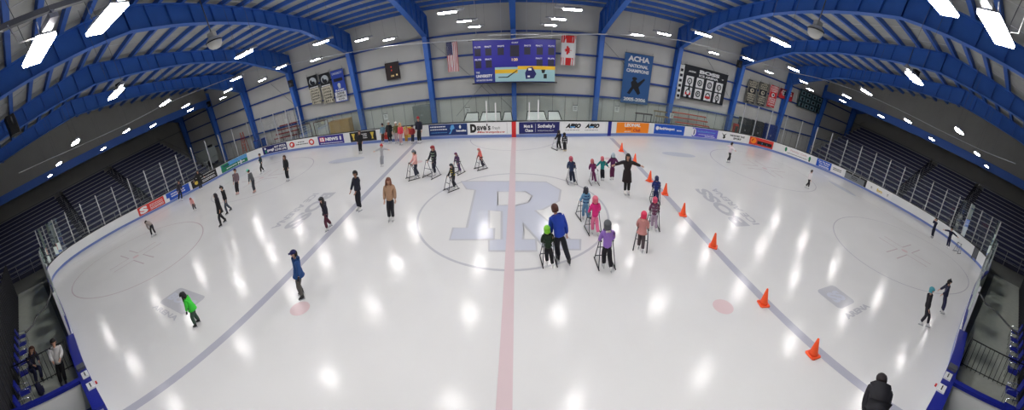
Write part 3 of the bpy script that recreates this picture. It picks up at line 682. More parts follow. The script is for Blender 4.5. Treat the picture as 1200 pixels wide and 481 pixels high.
DT=mat('banner_dark_teal',(36,62,68),.8); GT=mat('banner_grey_tile',(110,140,150),.8)
hang('number_banner',939,104,975,140,YB,DT,'dim dark teal banner with rows of round emblems near the right bleachers','banner',[('emblem',lambda mb,F:[(quad(mb,.06+i*.24,.05+j*.33,.24+i*.24,.28+j*.33,GT,F(.003)),disc(mb,.15+i*.24,.16+j*.33,.05,.08,NBK,F(.006),12)) for i in range(4) for j in range(3)])])
# small game clock
CLK=mat('clock_brown',(40,26,28),.5); LED=mat('led_red',(200,50,40),.5,emit=.3); LEDO=mat('led_amber',(220,190,130),.5,emit=.35)
hang('game_clock',450.5,75,469,92,YB,CLK,'small dark game clock on the far wall left of the flags','clock',[('digit',lambda mb,F:(put_text(mb,'12:40',.36,.17,.58,.28,LEDO,F(.004)),disc(mb,.45,.75,.04,.05,LED,F(.004),8),disc(mb,.45,.55,.04,.05,LED,F(.004),8),quad(mb,.75,.2,.85,.3,LEDO,F(.004))))],ripple=0,thick=.18)
# scoreboard
SBL=mat('scoreboard_blue',(38,34,150),.4); SBD=mat('scoreboard_digit_window',(40,38,60),.4); SKY=mat('scoreboard_ice',(160,200,205),.6); YEL=mat('scoreboard_yellow',(236,190,40),.6); SND=mat('scoreboard_navy',(30,54,140),.5)
YS=16.3; A=at(553.5,50,1,YS); B=at(650,94,1,YS); sx0,sx1,sz0,sz1=A.x,B.x,at(600,97,1,YS).z,A.z+.12
root=empty('scoreboard',((sx0+sx1)/2,YS,sz0),0,'large blue scoreboard with a hockey picture strip hanging at centre ice','scoreboard')
W=sx1-sx0;H=sz1-sz0
def sf(off): return lambda x,y:(-W/2+x*W,-off,y*H)
mb=MB(); mb.box((0,.2,H/2),(W,.4,H),SBL); mb.build('cabinet',root)
mb=MB(); mb.box((0,-.0,.03),(W*1.06,.1,.07),DARK); mb.box((0,.0,H+.03),(W*1.1,.12,.07),DARK); 
for x in(-.9,-.3,.3,.9): mb.tube([(x*W/2,.1,H),(x*W/2,.1,H+3.3)],.02,ALU,5)
mb.box((0,.1,H+.35),(W*.6,.06,.06),ALU); mb.build('hanging_bar',root)
mb=MB()
for x,y in ((.02,.78),(.15,.78),(.30,.78),(.62,.78),(.77,.78),(.91,.78),(.02,.5),(.15,.5),(.77,.5),(.91,.5)): quad(mb,x,y-.14,x+.075,y+.03,SBD,sf(.004)) 
quad(mb,.45,.6,.56,.86,SBD,sf(.004)); mb.build('digit_window',root)
mb=MB()
for t,x,y in (('PLYR',.02,.83),('PENALTY',.145,.83),('SHOTS',.3,.83),('SHOTS',.62,.83),('PENALTY',.76,.83),('PLYR',.91,.83),('PLYR',.02,.54),('PENALTY',.145,.54),('PENALTY',.76,.54),('PLYR',.91,.54),('GUEST',.47,.9)): put_text(mb,t,x,y,x+.08,y+.035,WT,sf(.006))
put_text(mb,'1:20',.47,.5,.54,.56,LEDO,sf(.008)); mb.build('lettering',root)
mb=MB(); quad(mb,.0,.03,.25,.32,SND,sf(.01)); put_text(mb,'THE',.025,.24,.07,.28,WT,sf(.014)); put_text(mb,'UNIVERSITY',.025,.14,.225,.21,WT,sf(.014),.04); put_text(mb,'OF RHODE ISLAND',.025,.06,.225,.1,WT,sf(.014)); mb.build('university_sign',root)
mb=MB(); quad(mb,.26,.03,1,.36,SKY,sf(.01)); quad(mb,.26,.22,.54,.31,YEL,sf(.013)); quad(mb,.54,.3,1,.38,YEL,sf(.013))
f=sf(.016)
for P in ([(.30,.12),(.42,.12),(.54,.28),(.53,.29),(.41,.14),(.30,.14)],[(.64,.08),(.74,.1),(.77,.2),(.72,.36),(.66,.34),(.63,.22)],[(.86,.1),(.9,.1),(.9,.2),(.86,.2)],[(.83,.3),(.88,.3),(.87,.22),(.84,.22)]): mb.add([f(*p) for p in P],[tuple(range(len(P)))],DARK if P[0][0]!=.64 else SN)
quad(mb,.67,.28,.71,.33,WT,sf(.02)); quad(mb,.66,.12,.69,.16,WT,sf(.02)); mb.build('hockey_picture',root)
# ================================================================== NEAR SIDE BOXES
for sx,sd in ((-1,'left'),(1,'right')):
    root=empty('box_end_wall',(sx*8.8,-14.4,0),0,'white board wall with a blue cap closing the %s bench box near the camera'%sd,'low wall','bench box end walls')
    mb=MB(); mb.box((0,0,.5),(.1,2.45,1.0),WHITE); mb.build('panel',root)
    mb=MB(); mb.box((0,0,1.05),(.2,2.45,.1),CAPB); mb.build('cap_rail',root)
    mb=MB(); mb.box((0,0,.1),(.12,2.46,.18),KICK); mb.build('kick_plate',root)
    # railing of balusters
    X=sx*12.1
    root=empty('baluster_railing',(X,-14.4,0),0,'black baluster railing across the %s walkway behind the near boards'%sd,'railing','walkway railings')
    for k in range(13):
        mb=MB(); mb.tube([(0,-1.1+k*.18,.02),(0,-1.1+k*.18,1.05)],.012,DARK,6); mb.build('baluster',root)
    mb=MB(); mb.tube([(0,-1.15,1.07),(0,1.12,1.07)],.025,DARK,6); mb.build('top_rail',root)
    mb=MB(); mb.tube([(0,-1.15,.1),(0,1.12,.1)],.018,DARK,6); mb.build('bottom_rail',root)
    for y in(-1.15,1.12):
        mb=MB(); mb.tube([(0,y,0),(0,y,1.12)],.03,DARK,6); mb.build('post',root)
    mb=MB(); mb.box((sx*19,-15.72,1.35),(20.6,.12,2.7),mat('dark_slat_wall',(34,34,40),.8,noise=.4,scale=6))
    for k in range(34): mb.box((sx*(9+k*.6),-15.64,1.35),(.05,.05,2.7),mat('slat_post',(52,52,58),.7))
    o=mb.build('wall_bench_'+sd); tag(o,'dark slatted wall behind the near walkway',kind='structure')
# blue seats
CHB=mat('seat_blue',(24,36,150),.4)
def seat():
    root=empty('plastic_chair')
    mb=MB(); mb.loft([[Vector((x,y,z)) for x,y,z in ((-.22,-.2,h),(.22,-.2,h),(.24,.2,h+.02),(-.24,.2,h+.02))] for h in(.42,.46)],CHB,smooth=False); mb.build('seat',root)
    mb=MB(); mb.loft([[Vector((x,y,.5+t*.4)) for x,y in ((-.23,-.22-t*.08),(.23,-.22-t*.08),(.23,-.18-t*.08),(-.23,-.18-t*.08))] for t in(0,.5,1)],CHB,smooth=False); mb.build('backrest',root)
    mb=MB(); mb.tube([(-.24,.18,.0),(-.24,.18,.6),(-.24,-.2,.66),(-.24,-.24,0)],.018,CHROME,6); mb.build('chair_frame',root)
    mb=MB(); mb.tube([(.24,.18,.0),(.24,.18,.6),(.24,-.2,.66),(.24,-.24,0)],.018,CHROME,6); mb.build('chair_frame',root)
    return root
s0_=seat(); first=True
for sx,sd in((-1,'left'),(1,'right')):
    for k in range(7):
        o=s0_ if first else copy_tree(s0_); first=False
        o.location=(sx*(10.0+k*1.1+(.5 if k>1 else 0)),-15.2,0); o.rotation_euler=(0,0,0)
        tag(o,'blue seat with chrome frame, %s of seven on the %s walkway counted from the camera'%(['first','second','third','fourth','fifth','sixth','seventh'][k],sd),'seat','blue seats along the near walkways')
# hanging cables
for sx,sd,P in((-1,'left',[(57,332),(60,343),(54,360),(43,371),(38,382),(30,390)]),(1,'right',[(1147,343),(1155,356),(1168,366),(1180,380),(1192,392)])):
    pts=catmull([tuple(EYE+ray(u,v).normalized()*(7.5-.25*i)) for i,(u,v) in enumerate(P)],.2,False)
    mb=MB(); mb.tube(pts,.018,DARK,6); o=mb.build('loose_cable'); tag(o,'black cable drooping over the %s walkway behind the near glass'%sd,'cable')
# backpack
mb=MB(); mb.loft([[Vector((.17*s_*math.cos(a),.12*s_*math.sin(a),z)) for a in [2*PI*k/10 for k in range(10)]] for s_,z in ((.6,0),(1,.06),(1,.3),(.8,.42),(.3,.46))],mat('bag_navy',(26,28,60),.8))
root=empty('backpack',(-11.3,-14.75,0),0,'dark navy backpack on the floor by the left walkway railing','bag'); mb.build('bag_body',root)
mb=MB(); mb.tube([(-.06,0,.44),(-.05,0,.52),(.05,0,.52),(.06,0,.44)],.012,DARK,6); mb.build('handle',root)
mb=MB(); mb.box((0,.125,.17),(.2,.05,.18),mat('bag_pocket',(34,36,80),.8)); mb.build('pocket',root)

# ================================================================== HIGH THINGS
# netting cable following the rink
def rayz(s,u,v):
    p=ps(s,.1); d=ray(u,v); k=math.hypot(p.x-EYE.x,p.y-EYE.y)/math.hypot(d.x,d.y); return Vector((EYE.x+d.x*k,EYE.y+d.y*k,EYE.z+d.z*k))
def cablez(P): 
    out=[]
    for u,v in P:
        s=s_at_u(u,6.) if 0 else min(((abs(math.atan2(ps(k*.25).x-EYE.x,ps(k*.25).y-EYE.y)-math.atan2(ray(u,v).x,ray(u,v).y)),k*.25) for k in range(int(LEN/.25)) if ps(k*.25).y>-12.3))[1]
        out.append(tuple(rayz(s,u,v)))
    return out
CL=[(22,203),(57,187),(100,168),(150,145),(197,121),(245,101),(290,85),(342,75),(407,62),(450,55),(520,49),(600,46)]
CR_=[(600,46),(700,40),(750,42),(790,46),(830,55),(870,66),(920,83),(960,92),(1010,109),(1050,127),(1100,152),(1150,176),(1190,192)]
for P,sd in ((CL,'left'),(CR_,'right')):
    mb=MB(); mb.tube(catmull(cablez(P),1.,False),.035,ALU,6); o=mb.build('netting_cable'); tag(o,'long pale cable strung above the glass round the %s half of the rink'%sd,'cable')
# round white dome fans under the roof
for u,v,sd in ((250,46,'left'),(957,33,'right')):
    p=at(u,v,2,9.6); root=empty('dome_fan',tuple(p),0,'white dome shaped fan hanging under the roof on the %s'%sd,'fan','dome fans under the roof')
    mb=MB(); mb.lathe([(.02,-.55),(.25,-.52),(.42,-.38),(.48,-.15),(.44,.0),(.3,.1),(.02,.12)],(0,0,0),mat('dome_white',(205,205,200),.5),20); mb.build('dome',root)
    mb=MB(); mb.lathe([(.5,-.16),(.52,-.13),(.5,-.1)],(0,0,0),DARK,20); mb.build('rim',root)
    mb=MB(); mb.box((0,0,.25),(.5,.3,.28),mat('dome_motor',(190,188,180),.6)); mb.build('motor',root)
    mb=MB(); mb.tube([(0,0,.3),(0,0,roofz(p.y)-9.6)],.04,STEEL,6); mb.build('pole',root)
# loudspeakers
def speaker(loc,l,sc_=1.,rz=0):
    root=empty('loudspeaker',loc,rz,l,'speaker','black loudspeakers')
    mb=MB(); w,d,h=.5*sc_,.4*sc_,.7*sc_
    mb.add([(-w/2,-d/2,-h/2),(w/2,-d/2,-h/2),(w/2*.7,d/2,-h/2),(-w/2*.7,d/2,-h/2),(-w/2,-d/2,h/2),(w/2,-d/2,h/2),(w/2*.7,d/2,h/2),(-w/2*.7,d/2,h/2)],[(0,1,2,3),(4,5,6,7),(0,1,5,4),(1,2,6,5),(2,3,7,6),(3,0,4,7)],DARK); mb.build('cabinet',root)
    mb=MB(); mb.lathe([(w*.36,0),(w*.3,-.02),(.02,-.03)],(0,-d/2-.005,-h*.12),STEEL,14,rot=Matrix.Rotation(PI/2,3,'X')); mb.build('speaker_cone',root)
    mb=MB(); mb.tube([(0,d/2-.02,0),(0,d/2+.3,.15)],.03,STEEL,6); mb.build('bracket',root)
for u,v,Y,l in ((341,98,17.1,'black loudspeaker on the third column left of the scoreboard'),(866,75,17.1,'black loudspeaker on the third column right of the scoreboard'),(245,122,16.9,'loudspeaker high on the fifth column left of the scoreboard')):
    p=at(u,v,1,Y); speaker(tuple(p),l)
p=at(15,147,2,8.2); speaker(tuple(p),'black loudspeaker hanging at the far left edge under the nearest roof frame',.9,-PI/2)
p=at(141,103,2,9.3); speaker(tuple(p),'black loudspeaker hanging between the second and third roof frames on the left',.8,-PI/3)
p=at(1072,88,2,9.3); speaker(tuple(p),'black loudspeaker hanging under the roof on the right',.8,PI/3)
# lamp support channels near the camera
for sx,Y in((-1,-11.6),(1,-11.6)):
    root=empty('support_channel',(sx*4.5,Y,7.95),0,'slotted steel channel carrying the lamps nearest the camera at %s'%('left' if sx<0 else 'right'),'bracket','lamp support channels')
    mb=MB(); mb.box((0,0,0),(.08,3.0,.09),STEEL); mb.build('channel',root)
    mb=MB()
    for y in(-1.2,1.2): mb.tube([(0,y,0),(0,y,3.2)],.012,STEEL,5)
    mb.build('drop_rod',root)
    mb=MB(); mb.tube([(.1,-.8,-.05),(.3,-.8,-.45),(.35,-.5,-.5),(.15,-.4,-.2)],.012,WT,6); o=mb.build('lamp_cord',root)

# ================================================================== BEHIND THE FAR BOARDS
# hockey goals
def goal(u,v,l):
    p=at(u,v,1,16.6); root=empty('hockey_goal',(p.x,16.6,0),0,l,'goal','hockey goals stored behind the boards')
    rm=mat('goal_post_brown',(120,84,78),.5)
    mb=MB(); z=2.0
    mb.tube([(-.95,0,0),(-.95,0,z),(.95,0,z),(.95,0,0)],.05,rm,8); mb.build('goal_frame',root)
    mb=MB(); mb.tube([(-.95,0,.05),(-.8,.9,.05),(.8,.9,.05),(.95,0,.05)],.03,rm,6); mb.tube([(-.95,0,z),(-.5,.5,z),(.5,.5,z),(.95,0,z)],.025,rm,6); mb.build('base_frame',root)
    mb=MB()
    for k in range(14):
        x=-.9+k*1.8/13; mb.tube([(x*.6,.5,z),(x*.85,.9,.05)],.006,WT,4)
    for k in range(12):
        z_=.1+k*1.85/11; mb.tube([(-.95+.3*z_/z,.1,z_),(-.7,.8-.3*z_/z,z_),(.7,.8-.3*z_/z,z_),(.95-.3*z_/z,.1,z_)],.006,WT,4)
    o=mb.build('net',root); 
goal(356,150,'hockey goal frame left of the other one, behind the news sign'); goal(376,146,'hockey goal frame right of the other one, beside the plywood box')
PLY=mat('plywood',(186,150,96),.6,noise=.2,scale=3)
a=at(386,136,1,16.9);b=at(409,132,1,16.9)
root=empty('plywood_crate',((a.x+b.x)/2,16.9,0),0,'plywood crate behind the boards above the trophy sign','crate')
w_=b.x-a.x; mb=MB(); mb.box((0,0,.85),(w_,.8,1.7),PLY); mb.build('crate_body',root)
mb=MB(); mb.box((0,0,1.73),(w_+.06,.86,.05),PLY); mb.build('lid',root)
mb=MB()
for x in(-w_/2+.05,w_/2-.05,0): mb.box((x,-.42,.85),(.08,.03,1.6),PLY)
mb.build('batten',root)
# electrical cabinet
a=at(484.5,134,1,17.6);b=at(505,134,1,17.6)
root=empty('wall_cabinet',((a.x+b.x)/2,17.75,0),0,'grey equipment cabinet against the far wall right of the waiting skaters','cabinet'); w_=b.x-a.x
CAB=mat('cabinet_grey',(118,124,124),.6)
mb=MB(); mb.box((0,0,.9),(w_,.5,1.8),CAB); mb.build('cabinet_body',root)
for s in(-1,1):
    mb=MB(); mb.box((s*w_/4,-.26,.9),(w_/2-.04,.02,1.7),CAB); d=mb.build('door',root); mb=MB(); mb.box((s*.06,-.29,1.),(.02,.03,.14),ALU); mb.build('handle',d)
# small notices
for i,(u,v,l) in enumerate(((452,137,'small white notice on the far wall above the waiting skaters'),(499,131,'small white notice on the far wall above the grey cabinet'),(548,130,"small white notice on the far wall above the Dave's sign"),(674,127,'small white notice on the far wall above the AIPSO sign'),(723,128,'small white notice on the far wall left of the tall blue banner'),(784,134,'small white notice by the second column right of the scoreboard'))):
    p=at(u,v,1,18.1); panel('wall_notice',p.x-.22,p.x+.22,p.z-.25,p.z+.25,18.1 if i<5 else 17.4,WT,l,'notice',lambda mb,F:[quad(mb,.2,y,.8,y+.08,GY,F(.004)) for y in(.3,.5,.7)],ripple=0)
# small stands with seats
def stand(u0,u1,v,l,col,col2,Y=16.5,rows=2,h=1.45):
    a=at(u0,v,1,Y);b=at(u1,v,1,Y); w_=b.x-a.x; root=empty('spectator_bench',((a.x+b.x)/2,Y,0),0,l,'bench','small benches behind the far boards')
    for r in range(rows):
        mb=MB()
        for k in range(2): mb.box((0,r*.5+k*.14,h-.35*(rows-1-r)),(w_,.11,.05),col if k==0 else col2)
        mb.box((0,r*.5+.06,h-.35*(rows-1-r)+.02),(w_,.04,.12),col); mb.build('seat_plank',root)
    for x in(-w_/2+.1,0,w_/2-.1):
        mb=MB(); mb.tube([(x,0,0),(x,.0,h-.3*(rows-1))],.03,STEEL,6); mb.tube([(x,.5*(rows-1)+.1,0),(x,.5*(rows-1)+.1,h)],.03,STEEL,6); mb.tube([(x,0,.3),(x,.5*(rows-1)+.1,.3)],.02,STEEL,6); mb.build('leg_frame',root)
WD=mat('bench_wood',(150,130,100),.7); RDW=mat('bench_red',(190,84,66),.6); 
stand(768,783,139,'small wooden bench behind the blue bank sign',WD,WD,rows=2,h=1.55)
stand(792,833,140,'long reddish bench left of the white emblem sign',RDW,WD,rows=3,h=1.6)
stand(744,764,141,'low dark bench behind the orange sign',mat('bench_dark',(84,70,74),.7),WD,rows=1,h=1.25)
stand(318,346,150,'stand of red seats behind the navy pizza sign',mat('bench_seat_red',(150,50,54),.6),mat('bench_cream',(170,160,146),.6),rows=4,h=2.3)
# blue barrels
BAR=mat('barrel_blue',(30,80,160),.5)
for i,(u,v,l) in enumerate(((300,166,'blue plastic barrel left of the other, below the red seats'),(309,163,'blue plastic barrel right of the other, below the red seats'))):
    p=at(u,v,1,16.3); root=empty('plastic_barrel',(p.x,16.3,0),0,l,'barrel','blue barrels')
    mb=MB(); mb.lathe([(.30,0),(.36,.04),(.38,.4),(.40,.5),(.38,.6),(.40,1.0),(.38,1.1),(.38,1.6),(.33,1.75),(.02,1.76)],(0,0,0),BAR,18); mb.build('drum',root); mb=MB(); mb.lathe([(.39,1.62),(.41,1.66),(.39,1.7)],(0,0,0),NAVY,18); mb.build('rim',root)
# step ladder
p=at(284,160,1,16.6); root=empty('step_ladder',(p.x,16.6,0),.3,'orange step ladder leaning open behind the left far boards','ladder'); OR=mat('ladder_orange',(190,74,44),.5)
for k,(s,y) in enumerate(((-1,0),(1,0))):
    mb=MB(); mb.beam((s*.32,-.55,0),(s*.2,0,3.0),.07,.04,OR); mb.build('stile',root); mb=MB(); mb.beam((s*.32,.6,0),(s*.2,.05,3.0),.05,.03,OR); mb.build('rear_stile',root)
for k in range(8):
    t=(k+.7)/9; mb=MB(); mb.box((0,-.55*(1-t),3.*t),(.6-.22*t,.1,.04),OR); mb.build('step',root)
# pale machine beyond the corner glass
MW=mat('machine_white',(176,184,180),.6,noise=.15,scale=2)
a=at(230,186,1,16.2);b=at(256,176,1,16.2); root=empty('ice_resurfacer',((a.x+b.x)/2-.2,16.3,0),.1,'pale boxy ice resurfacing machine parked beyond the left corner glass','machine'); 
mb=MB(); L=3.2
mb.add([(-L/2,-.8,1.2),(L/2,-.8,1.2),(L/2,.8,1.2),(-L/2,.8,1.2),(-L/2+.2,-.75,2.3),(L/2-.1,-.75,2.5),(L/2-.1,.75,2.5),(-L/2+.2,.75,2.3)],[(0,1,2,3),(4,5,6,7),(0,1,5,4),(1,2,6,5),(2,3,7,6),(3,0,4,7)],MW); mb.build('snow_tank',root)
mb=MB(); mb.box((0,0,.8),(L*.95,1.5,.7),MW); mb.build('chassis',root)
for x in(-1,1):
    for y in(-.7,.7):
        mb=MB(); mb.lathe([(.1,-.12),(.42,-.12),(.45,-.05),(.45,.05),(.42,.12),(.1,.12)],(x*1.0,y,.45),DARK,16,rot=Matrix.Rotation(PI/2,3,'X')); mb.build('wheel',root)
mb=MB(); mb.box((L/2-.3,0,2.6),(.5,.6,.3),DARK); mb.build('driver_seat',root)
# dark cupboards right of the far corner
for i,(u0,u1,v,l) in enumerate(((866,878,150,'dark cupboard beyond the right far glass, nearest the column'),(881,893,153,'dark cupboard beyond the right far glass, between the other two'),(896,908,157,'dark blue cupboard beyond the right far glass, beside the bleachers'))):
    a=at(u0,v,1,17);b=at(u1,v,1,17); w_=b.x-a.x; root=empty('equipment_cupboard',((a.x+b.x)/2,17.1,0),0,l,'cupboard','dark cupboards beyond the right corner')
    cm=mat('cupboard_dark',(36,38,44),.6) if i<2 else mat('cupboard_blue',(28,56,130),.5)
    mb=MB(); mb.box((0,0,1.2),(w_,.6,2.4),cm); mb.build('cupboard_body',root)
    for s in(-1,1):
        mb=MB(); mb.box((s*w_/4,-.31,1.2),(w_/2-.04,.02,2.3),cm); d=mb.build('door',root); mb=MB(); mb.box((s*.07,-.34,1.2),(.02,.03,.2),ALU); mb.build('handle',d)
p=at(861,154,1,16.6); root=empty('fire_extinguisher_stand',(p.x,16.6,0),0,'red cabinet standing beyond the far glass near the fourth right column','cabinet')
mb=MB(); mb.box((0,0,.85),(.55,.4,1.7),SRD); mb.build('cabinet_body',root); mb=MB(); mb.box((0,-.21,1.2),(.4,.02,.6),DARK); mb.build('window',root)

# ================================================================== CONES
CO=mat('cone_orange',(255,92,40),.45); 
def cone():
    root=empty('traffic_cone')
    mb=MB(); mb.lathe([(.135,.03),(.115,.1),(.03,.47),(.02,.48),(.005,.48)],(0,0,0),CO,20); mb.build('cone_body',root)
    mb=MB(); mb.loft([[Vector((x*s_,y*s_,z)) for x,y in ((-.17,-.13),(-.13,-.17),(.13,-.17),(.17,-.13),(.17,.13),(.13,.17),(-.13,.17),(-.17,.13))] for s_,z in((1,.008),(1,.03),(.85,.045))],CO,smooth=False); mb.build('base',root)
    return root
c0=cone(); first=True
CN=[(728,177.5,'farthest from the camera, by the far boards'),(743.5,191,'second from the far boards, left of the woman in the long coat'),(761,212.5,'beside the outstretched hand of the woman in the long coat'),(779,228,'right behind the small navy skater'),(800,252.5,'fifth from the far boards, right of the striped skater'),(835.5,289.5,'third nearest the camera'),(894.5,357,'second nearest the camera'),(952.5,416.5,'nearest the camera')]
for u,v,l in CN:
    o=c0 if first else copy_tree(c0); first=False
    p=at(u,v); d=(p-EYE).length
    o.location=(p.x,p.y,0); o.rotation_euler=(0,0,.3*u); s_=1.0 if v>200 else 1.1; o.scale=(1.1,1.1,1.1*s_ if 0 else 1.1)
    tag(o,'orange traffic cone, '+l,'traffic cone','orange cones along the right blue line')
# ================================================================== PEOPLE
SKIN=mat('skin_light',(206,160,136),.6); SKIND=mat('skin_tan',(160,116,92),.6); EYEM=mat('eye_dark',(20,16,14),.3); LIP=mat('lip',(170,90,86),.5)
BLADE=mat('skate_blade',(190,195,200),.2,.9)
def cmat(rgb,r=.75): return mat('cloth_%d_%d_%d'%rgb,rgb,r,noise=.12,scale=8)
def skinmesh(name,pts,edges,rad,m,parent,sub=1,root=0):
    me=bpy.data.meshes.new(name); me.from_pydata([tuple(p) for p in pts],edges,[])
    o=bpy.data.objects.new(name,me); C.objects.link(o)
    md=o.modifiers.new('s','SKIN'); md.use_smooth_shade=True; md.branch_smoothing=.3
    for i,v in enumerate(me.skin_vertices[0].data):
        r=rad[i]; v.radius=(r,r) if not isinstance(r,tuple) else r; v.use_root=(i==root)
    if sub:
        s=o.modifiers.new('u','SUBSURF'); s.levels=sub; s.render_levels=sub
    return o
PEND=[]
def finish(o,m,parent):
    PEND.append((o,m,parent))
def flush():
    dg=bpy.context.evaluated_depsgraph_get(); dg.update()
    for o,ms,parent in PEND:
        ev=o.evaluated_get(dg); me=bpy.data.meshes.new_from_object(ev,depsgraph=dg)
        old=o.data; nm=old.name; o.modifiers.clear(); o.data=me; bpy.data.meshes.remove(old); me.materials.clear()
        for m in ms if isinstance(ms,list) else [ms]: me.materials.append(m)
        for p in me.polygons: p.use_smooth=True; p.material_index=0
        extra=EXTRA.get(o.name)
        if extra:
            bm=bmesh.new(); bm.from_mesh(me)
            for vs,fs,mi in extra:
                bv=[bm.verts.new(v) for v in vs]
                for f in fs:
                    try: fc=bm.faces.new([bv[i] for i in f]); fc.material_index=mi; fc.smooth=True
                    except Exception: pass
            bm.to_mesh(me); bm.free()
        o.parent=parent
    PEND.clear()
EXTRA={}
def ellring(c,rx,ry,n=16,ax=None): return [c+Vector((rx*math.cos(2*PI*k/n),ry*math.sin(2*PI*k/n),0)) for k in range(n)]
def person(foot,head,yaw,label,jacket=(30,30,34),trousers=(24,24,30),hat=None,hair=(40,28,22),arms='down',legs='stand',bend=0.,glove=None,skate=(225,225,225),skirt=0.,group=None,skin=None,z0=0.,scale=None,sit=False,hood=None,kid=None,tilt=True,stripe=None,name='person',Hmax=1.9,bulk=1.):
    P0=at(foot[0],foot[1],2,z0)
    d=ray(head[0],head[1]); 
    # nearest point of the head ray to a vertical through the feet
    k=(Vector((P0.x,P0.y))-Vector((EYE.x,EYE.y))).dot(Vector((d.x,d.y)))/(d.x**2+d.y**2)
    Q=EYE+d*k; H=Q.z-z0; off=Vector((Q.x-P0.x,Q.y-P0.y,0))
    if bend>.3: off*=0.0
    if scale: H=scale
    elif bend>.15: H=H/ (0.52+.48*math.cos(bend))
    H=max(.85,min(Hmax,H))
    if kid is None: kid=H<1.45
    WJ=bulk*(1.16 if kid else 1.08); WT_=(1.2 if kid else 1.0)*min(1.1,bulk)
    R=Matrix.Rotation(yaw,3,'Z')
    root=empty('person',tuple((P0.x,P0.y,z0)),yaw,label,'person',group)
    lo=R.transposed()@off   # local lean
    if lo.length>.35*H: lo*=.35*H/lo.length
    hs=1.24 if kid else 1.08
    lift=.055*(1 if not sit else 0)
    def L(x,y,z):
        # local joint -> leaned local position (scaled)
        z_=z*H; return Vector((x*H+lo.x*z,y*H+lo.y*z,z_))
    hipz=.515
    def up(x,y,z):
        # points above hip bend forward about the hip
        dz=z-hipz; c,s=math.cos(bend),math.sin(bend)
        return L(x,y*c+dz*s-(.04*s),hipz+dz*c-y*s)
    # legs
    st={'stand':((-.055,0),(.055,0),(0,0)),'stride':((-.06,.10),(.07,-.13),(0.,.03)),'wide':((-.11,.02),(.11,-.02),(0,0)),'push':((-.06,.06),(.07,-.1),(.0,.0)),'kick':((-.05,.06),(.1,-.24),(.02,.08))}[legs]
    knee_f=.03 if legs=='stand' else .06
    ank=[];kne=[];hip=[]
    for i in(0,1):
        fx,fy=st[i]; lz=st[2][i]
        az=.075+lz; A=L(fx,fy,az); A.x=fx*H; A.y=fy*H  # feet stay on the ice
        Hh=up(-.05 if i==0 else .05,0,hipz-.01); K=(A+Hh)/2+Vector((0,knee_f*H,0)); 
        ank.append(A);kne.append(K);hip.append(Hh)
    if sit:
        for i in(0,1):
            sx_=-1 if i==0 else 1
            hip[i]=L(sx_*.06,-.0,.29); kne[i]=L(sx_*.08,.24,.30); ank[i]=L(sx_*.08,.26,.05)
        pel0=.30
        def up(x,y,z,_o=up): 
            z2=z-hipz+.30; return L(x,y+ (z-hipz)*.25,z2)
    pel=up(0,0,hipz+.03); wai=up(0,0,.61); che=up(0,.005,.72); nek0=up(0,.0,.80); nek=up(0,.012,.845 if not kid else .82)
    hb=(.845 if not kid else .82)
    headc=up(0,.022,(hb+1.)/2+.012); top=up(0,.015,.985)
    sw=.115 if not kid else .11
    sh=[up(-sw,0,.795),up(sw,0,.795)]
    def arm(i):
        s=-1 if i==0 else 1; a=arms if isinstance(arms,str) else arms[i]
        if a=='down': return up(s*(sw+.03),-.01,.64),up(s*(sw+.035),.035,.50)
        if a=='out': return up(s*(sw+.14),.0,.755),up(s*(sw+.29),.03,.72)
        if a=='outlow': return up(s*(sw+.10),.0,.69),up(s*(sw+.2),.05,.58)
        if a=='walker': return up(s*(sw+.045),.04,.66),(L(s*.14,.21,.53) if not bend else L(s*.14,.24,.5))
        if a=='fwd': return up(s*(sw+.02),.08,.69),up(s*.08,.22,.64)
        if a=='fwdlow': return up(s*(sw+.02),.06,.66),up(s*(sw),.16,.54)
        if a=='back': return up(s*(sw+.05),-.09,.67),up(s*(sw+.06),-.19,.58)
        if a=='hips': return up(s*(sw+.08),-.03,.67),up(s*.09,.05,.58)
        if a=='knees': return (sh[i]*.5+kne[i]*.5+Vector((s*.03*H,.02*H,0))),kne[i]+Vector((0,.03*H,.03*H))
        if a=='face': return up(s*(sw+.03),.07,.70),up(s*.05,.11,.86)
        return up(s*(sw+.03),0,.64),up(s*(sw+.03),.03,.5)
    ar=[arm(0),arm(1)]
    sk=skin or SKIN
    # ---- body (one surface): legs, trunk, arms, hands with fingers, neck and head
    pts=[pel];rad=[(.05*H,.04*H)];ed=[]
    def add(p,r,par):
        pts.append(p);rad.append(r if isinstance(r,tuple) else (r,r));ed.append((par,len(pts)-1));return len(pts)-1
    w1=add(wai,(.05*H,.04*H),0);c1=add(che,(.058*H,.042*H),w1);n0=add(nek0-Vector((0,0,.02*H)),(.034*H,.03*H),c1);n1=add(nek,(.027*H),n0)
    hr=.058*H*hs
    up3=(headc-nek).normalized(); 
    j=add(headc-up3*.035*H*hs,(hr*.80,hr*.86),n1); h1=add(headc+up3*.012*H,(hr*.98,hr*1.08),j); h2=add(headc+up3*.058*H*hs,(hr*.68,hr*.78),h1)
